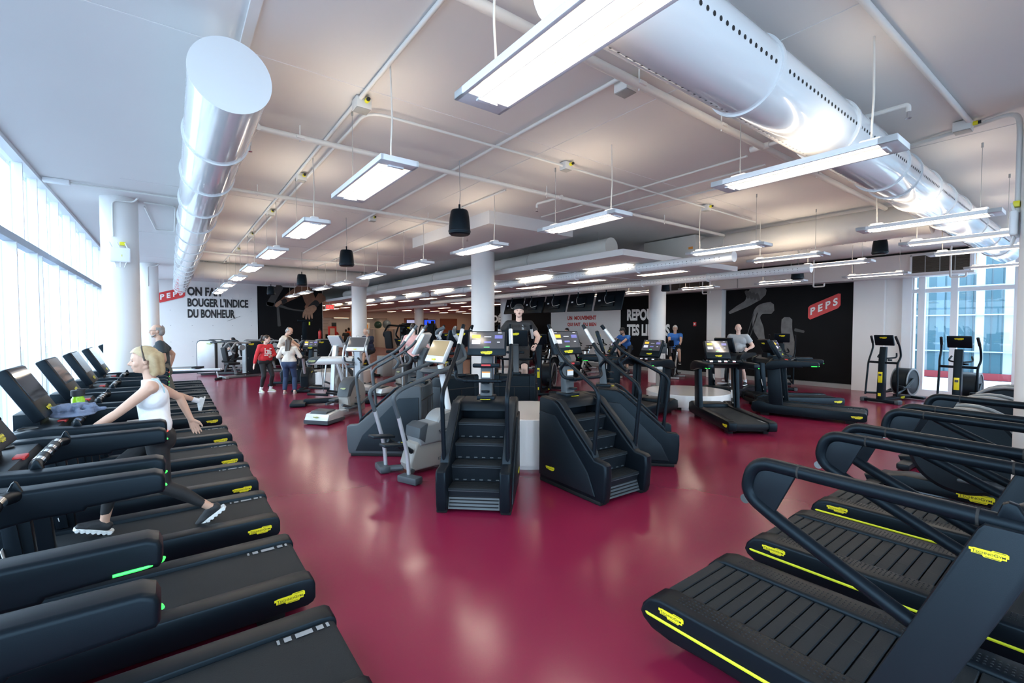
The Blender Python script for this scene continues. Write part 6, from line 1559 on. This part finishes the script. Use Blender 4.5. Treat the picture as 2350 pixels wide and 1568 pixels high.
person('grey-haired man in blue tee and glasses riding a bike by the dark wall', (14.55, 9.6, 0), 215, H=1.76, hip=1.10, hipx=-0.28, lean=14, feet=((0.0, 0.17, 0.60), (0.02, -0.17, 0.28)), hands=((0.45, 0.18, 1.20), (0.45, -0.18, 1.20)), head=(0, 6), top=('cloth_blue', 'short', -0.02), bottom=('cloth_black', 'shorts', 1.3), shoes='shoe_black', hair=('hair_white', 'short'), extra=[glasses], grip=(50, 50))
person('bald man in light grey tee walking on a treadmill before the mural', (12.45, 6.25, 0.0), 190, H=1.74, hip=1.12, lean=3, feet=((-0.25, 0.11, 0.33), (0.28, -0.11, 0.32)), hands=((0.22, 0.3, 1.25), (0.1, -0.32, 1.1)), head=(12, 4), skin='skin_pale', girth=1.2, top=('cloth_grey', 'short', -0.05), bottom=('cloth_black', 'shorts', 1.4), shoes='shoe_black', socks='cloth_white', hair=None, extra=[])
person('person in red polo standing far back near the red poster', (10.2, 36.6, 0), -60, H=1.76, top=('cloth_red', 'short', -0.02), bottom=('cloth_black', 'long', 1.5), hair=('hair_white', 'short'), hands=((0.35, 0.45, 0.95), (0.1, -0.32, 0.8)))
person('person in orange tee far back beside the round white column', (11.2, 36.3, 0), 100, H=1.78, top=('cloth_orange', 'short', -0.02), bottom=('cloth_black', 'long', 1.5), hair=('hair_black', 'short'))
person('person in dark top with black hair, far back beside the orange tee', (10.7, 35.4, 0), 70, H=1.66, top=('cloth_charcoal', 'short', -0.02), bottom=('cloth_black', 'long', 1.5), hair=('hair_black', 'short'))

# ------------------------------------------------------------------ small things
t = thing('water_bottle', 'bright green water bottle with black lid on a treadmill dash', 'bottle', (-0.60, 4.95, 1.163))
b = MB(); b.lathe([(0.0, 0), (0.038, 0), (0.041, 0.006), (0.041, 0.115), (0.034, 0.125), (0.034, 0.135), (0, 0.135)], (0, 0, 0), 'bottle_green', n=28); b.build('body', None, t)
b = MB(); b.lathe([(0.043, 0.138), (0.043, 0.18), (0.038, 0.185), (0, 0.185)], (0, 0, 0), 'shoe_black', n=28); b.box((0.02, 0, 0.187), (0.05, 0.03, 0.012), 'shoe_black', 0.004); b.build('lid', None, t)
T = MB(); rr_ = random.Random(11)
for k in range(26):
    a = rr_.random() * 6.28; r_ = 0.11 * math.sqrt(rr_.random()); b_ = rr_.random() * 6.28
    p = Vector((r_ * 1.05 * math.cos(a), r_ * 0.95 * math.sin(a), 0.025 + 0.085 * (1 - r_ / 0.125) * (0.35 + 0.65 * rr_.random())))
    capsule(T, p, p + Vector((0.07 * math.cos(b_), 0.07 * math.sin(b_), 0.012 * rr_.random())), 0.019, 0.014)
ell(T, (0, 0, 0.012), (0.135, 0.115, 0.018))
o = fuse(T, 'towel', 'towel_blue', None, voxel=0.007, smooth=2); o.location = (-0.60, 4.70, 1.178); tag(o, 'crumpled blue grey towel on the treadmill dash below the green bottle', 'towel')
t = tag(MB().box((0, 0, 0), (0.02, 0.20, 0.55), 'towel_blue', 0.008).build('towel', None), 'grey towel hanging off the stair climber of the capped man', 'towel'); t.location = (4.72, 7.02, 1.12); t.rotation_euler = (0, 0, R(40))
# far end: balls on a shelf, screens, posters
t = thing('shelf_unit', 'pale shelf far back that carries two exercise balls', 'shelf', (14.35, 37.3, 1.66))
b = MB(); b.box((0, 0, 0), (2.2, 0.7, 0.06), 'cloth_cream', 0.01); b.build('board', None, t)
for sx in (-1, 1):
    b = MB(); b.box((sx * 1.0, 0, -0.83), (0.06, 0.5, 1.66), 'pole_silver'); b.build('leg', None, t)
for x, r_, m, l in ((13.92, 0.31, 'ball_green', 'dark green exercise ball on the far shelf'), (14.68, 0.36, 'ball_blue', 'grey blue exercise ball on the far shelf')):
    o = MB().ball((0, 0, 0), r_, m, 32).build('exercise_ball', None); o.location = (x, 37.3, 1.69 + r_); tag(o, l, 'ball')
o = MB().ball((0, 0, 0), 0.30, 'ball_yellow', 32).build('exercise_ball', None); o.location = (17.0, 35.6, 0.30); tag(o, 'yellow exercise ball lying on the far floor', 'ball')
def tv(label, x, z, w, m):
    t = thing('wall_screen', label, 'television', (x, 37.93, z))
    b = MB(); b.box((0, 0, 0), (w, 0.07, w * 0.6), 'ink_black', 0.01); b.build('casing', None, t)
    b = MB(); b.box((0, -0.038, 0), (w - 0.08, 0.006, w * 0.6 - 0.08), m); b.build('screen', None, t)
    b = MB()
    if m == 'screen_tv':
        b.box((-w * .18, -0.043, -0.05), (0.16, 0.003, 0.28), 'hair_brown'); b.ball((-w * .18, -0.043, 0.12), (0.07, 0.003, 0.09), 'skin', 12); b.box((w * .25, -0.043, 0.02), (0.36, 0.003, 0.42), 'ink_black'); b.box((0, -0.043, -0.25), (w - .1, 0.003, 0.03), 'label_white')
    else:
        for k in range(5): b.box((0, -0.043, 0.2 - k * 0.1), (w - 0.2, 0.003, 0.03), 'label_white')
    b.build('picture', None, t)
tv('far wall television with two people on blue', 19.0, 2.15, 1.15, 'screen_tv')
tv('far wall screen showing a pale list', 17.2, 2.2, 0.95, 'screen_tv_pale')
t = thing('poster', 'red framed notice standing far back beside the red polo', 'poster', (9.75, 35.6, 0))
b = MB(); b.box((0, 0, 1.45), (0.62, 0.05, 0.85), 'tag_red', 0.01); b.box((0, -0.03, 1.45), (0.34, 0.01, 0.56), 'cloth_cream'); b.build('board', None, t)
b = MB(); b.cyl((0, 0, 0), (0, 0, 1.05), 0.025, m='base_grey', n=10); b.lathe([(0, 0), (0.22, 0), (0.22, 0.03), (0, 0.04)], (0, 0, 0), 'base_grey', n=24); b.build('stand', None, t)
t = thing('poster', 'white printed notice far back above the red framed one', 'poster', (9.9, 38.0, 1.9))
b = MB(); b.box((0, -0.02, 0), (0.9, 0.03, 1.3), 'label_white', 0.01); b.build('sheet', None, t)
b = MB()
for k in range(8): b.box((0, -0.037, 0.45 - k * 0.12), (0.6 - 0.1 * (k % 3), 0.003, 0.02), 'base_grey')
b.build('lettering', None, t)
t = thing('fire_extinguisher', 'small red fire extinguisher on the north mural edge', 'extinguisher', (5.95, 23.95, 1.25))
b = MB(); b.lathe([(0, 0), (0.07, 0), (0.075, 0.02), (0.075, 0.36), (0.03, 0.42), (0, 0.42)], (0, 0, 0), 'tag_red', n=20); b.build('cylinder', None, t)
b = MB(); b.box((0, 0, 0.46), (0.05, 0.04, 0.08), 'ink_black', 0.01); b.tube([(0.02, 0, 0.45), (0.10, 0, 0.4), (0.09, 0, 0.1)], 0.012, 'ink_black', n=8, rad=0.05); b.box((0, 0.09, 0.25), (0.05, 0.06, 0.1), 'ink_black'); b.build('valve', None, t)
t = thing('fire_alarm', 'small red alarm box high on the black slogan wall', 'alarm', (16.06, 9.75, 1.95))
b = MB(); b.box((0, 0, 0), (0.05, 0.12, 0.16), 'tag_red', 0.01); b.box((-0.028, 0, 0), (0.01, 0.06, 0.06), 'label_white', 0.003); b.build('body', None, t)
def cabinet(label, x, y, w, d, h_, m):
    t = thing('cabinet', label, 'cabinet', (x, y, 0))
    b = MB(); b.box((0, 0, h_ / 2), (w, d, h_), m, 0.01); b.build('body', None, t)
    for k in (-1, 1):
        b = MB(); b.box((k * w / 4, -d / 2 - 0.008, h_ / 2), (w / 2 - 0.02, 0.016, h_ - 0.08), m, 0.004); b.build('door', None, t)
cabinet('wooden shelf unit standing in the far rear area', 18.2, 36.4, 1.0, 0.5, 1.3, 'wood')
cabinet('grey storage cabinet on the floor behind the silver trainers', 6.6, 16.6, 0.7, 0.6, 0.75, 'base_grey')
for x, y in ((13.6, 40.3), (10.9, 40.2)):
    t = thing('display_board', 'white board with blue and orange notices, far back' if x > 13 else 'tall dark doorway frame at the far recess', 'board', (x, y, 0))
    b = MB()
    if x > 13:
        b.box((0, 0, 1.4), (1.3, 0.05, 1.6), 'label_white', 0.01); b.box((-0.3, -0.03, 1.8), (0.4, 0.01, 0.5), 'tile_sky'); b.box((0.3, -0.03, 1.8), (0.4, 0.01, 0.5), 'label_orange'); b.box((-0.3, -0.03, 1.1), (0.4, 0.01, 0.5), 'tile_teal')
    else: b.box((0, 0, 1.1), (0.9, 0.06, 2.2), 'charcoal', 0.01)
    b.build('board', None, t)
    b = MB(); b.box((-0.4, 0, 0.3), (0.05, 0.05, 0.6), 'base_grey'); b.box((0.4, 0, 0.3), (0.05, 0.05, 0.6), 'base_grey'); b.box((-0.4, 0, 0.02), (0.06, 0.4, 0.04), 'base_grey'); b.box((0.4, 0, 0.02), (0.06, 0.4, 0.04), 'base_grey'); b.build('stand', None, t)
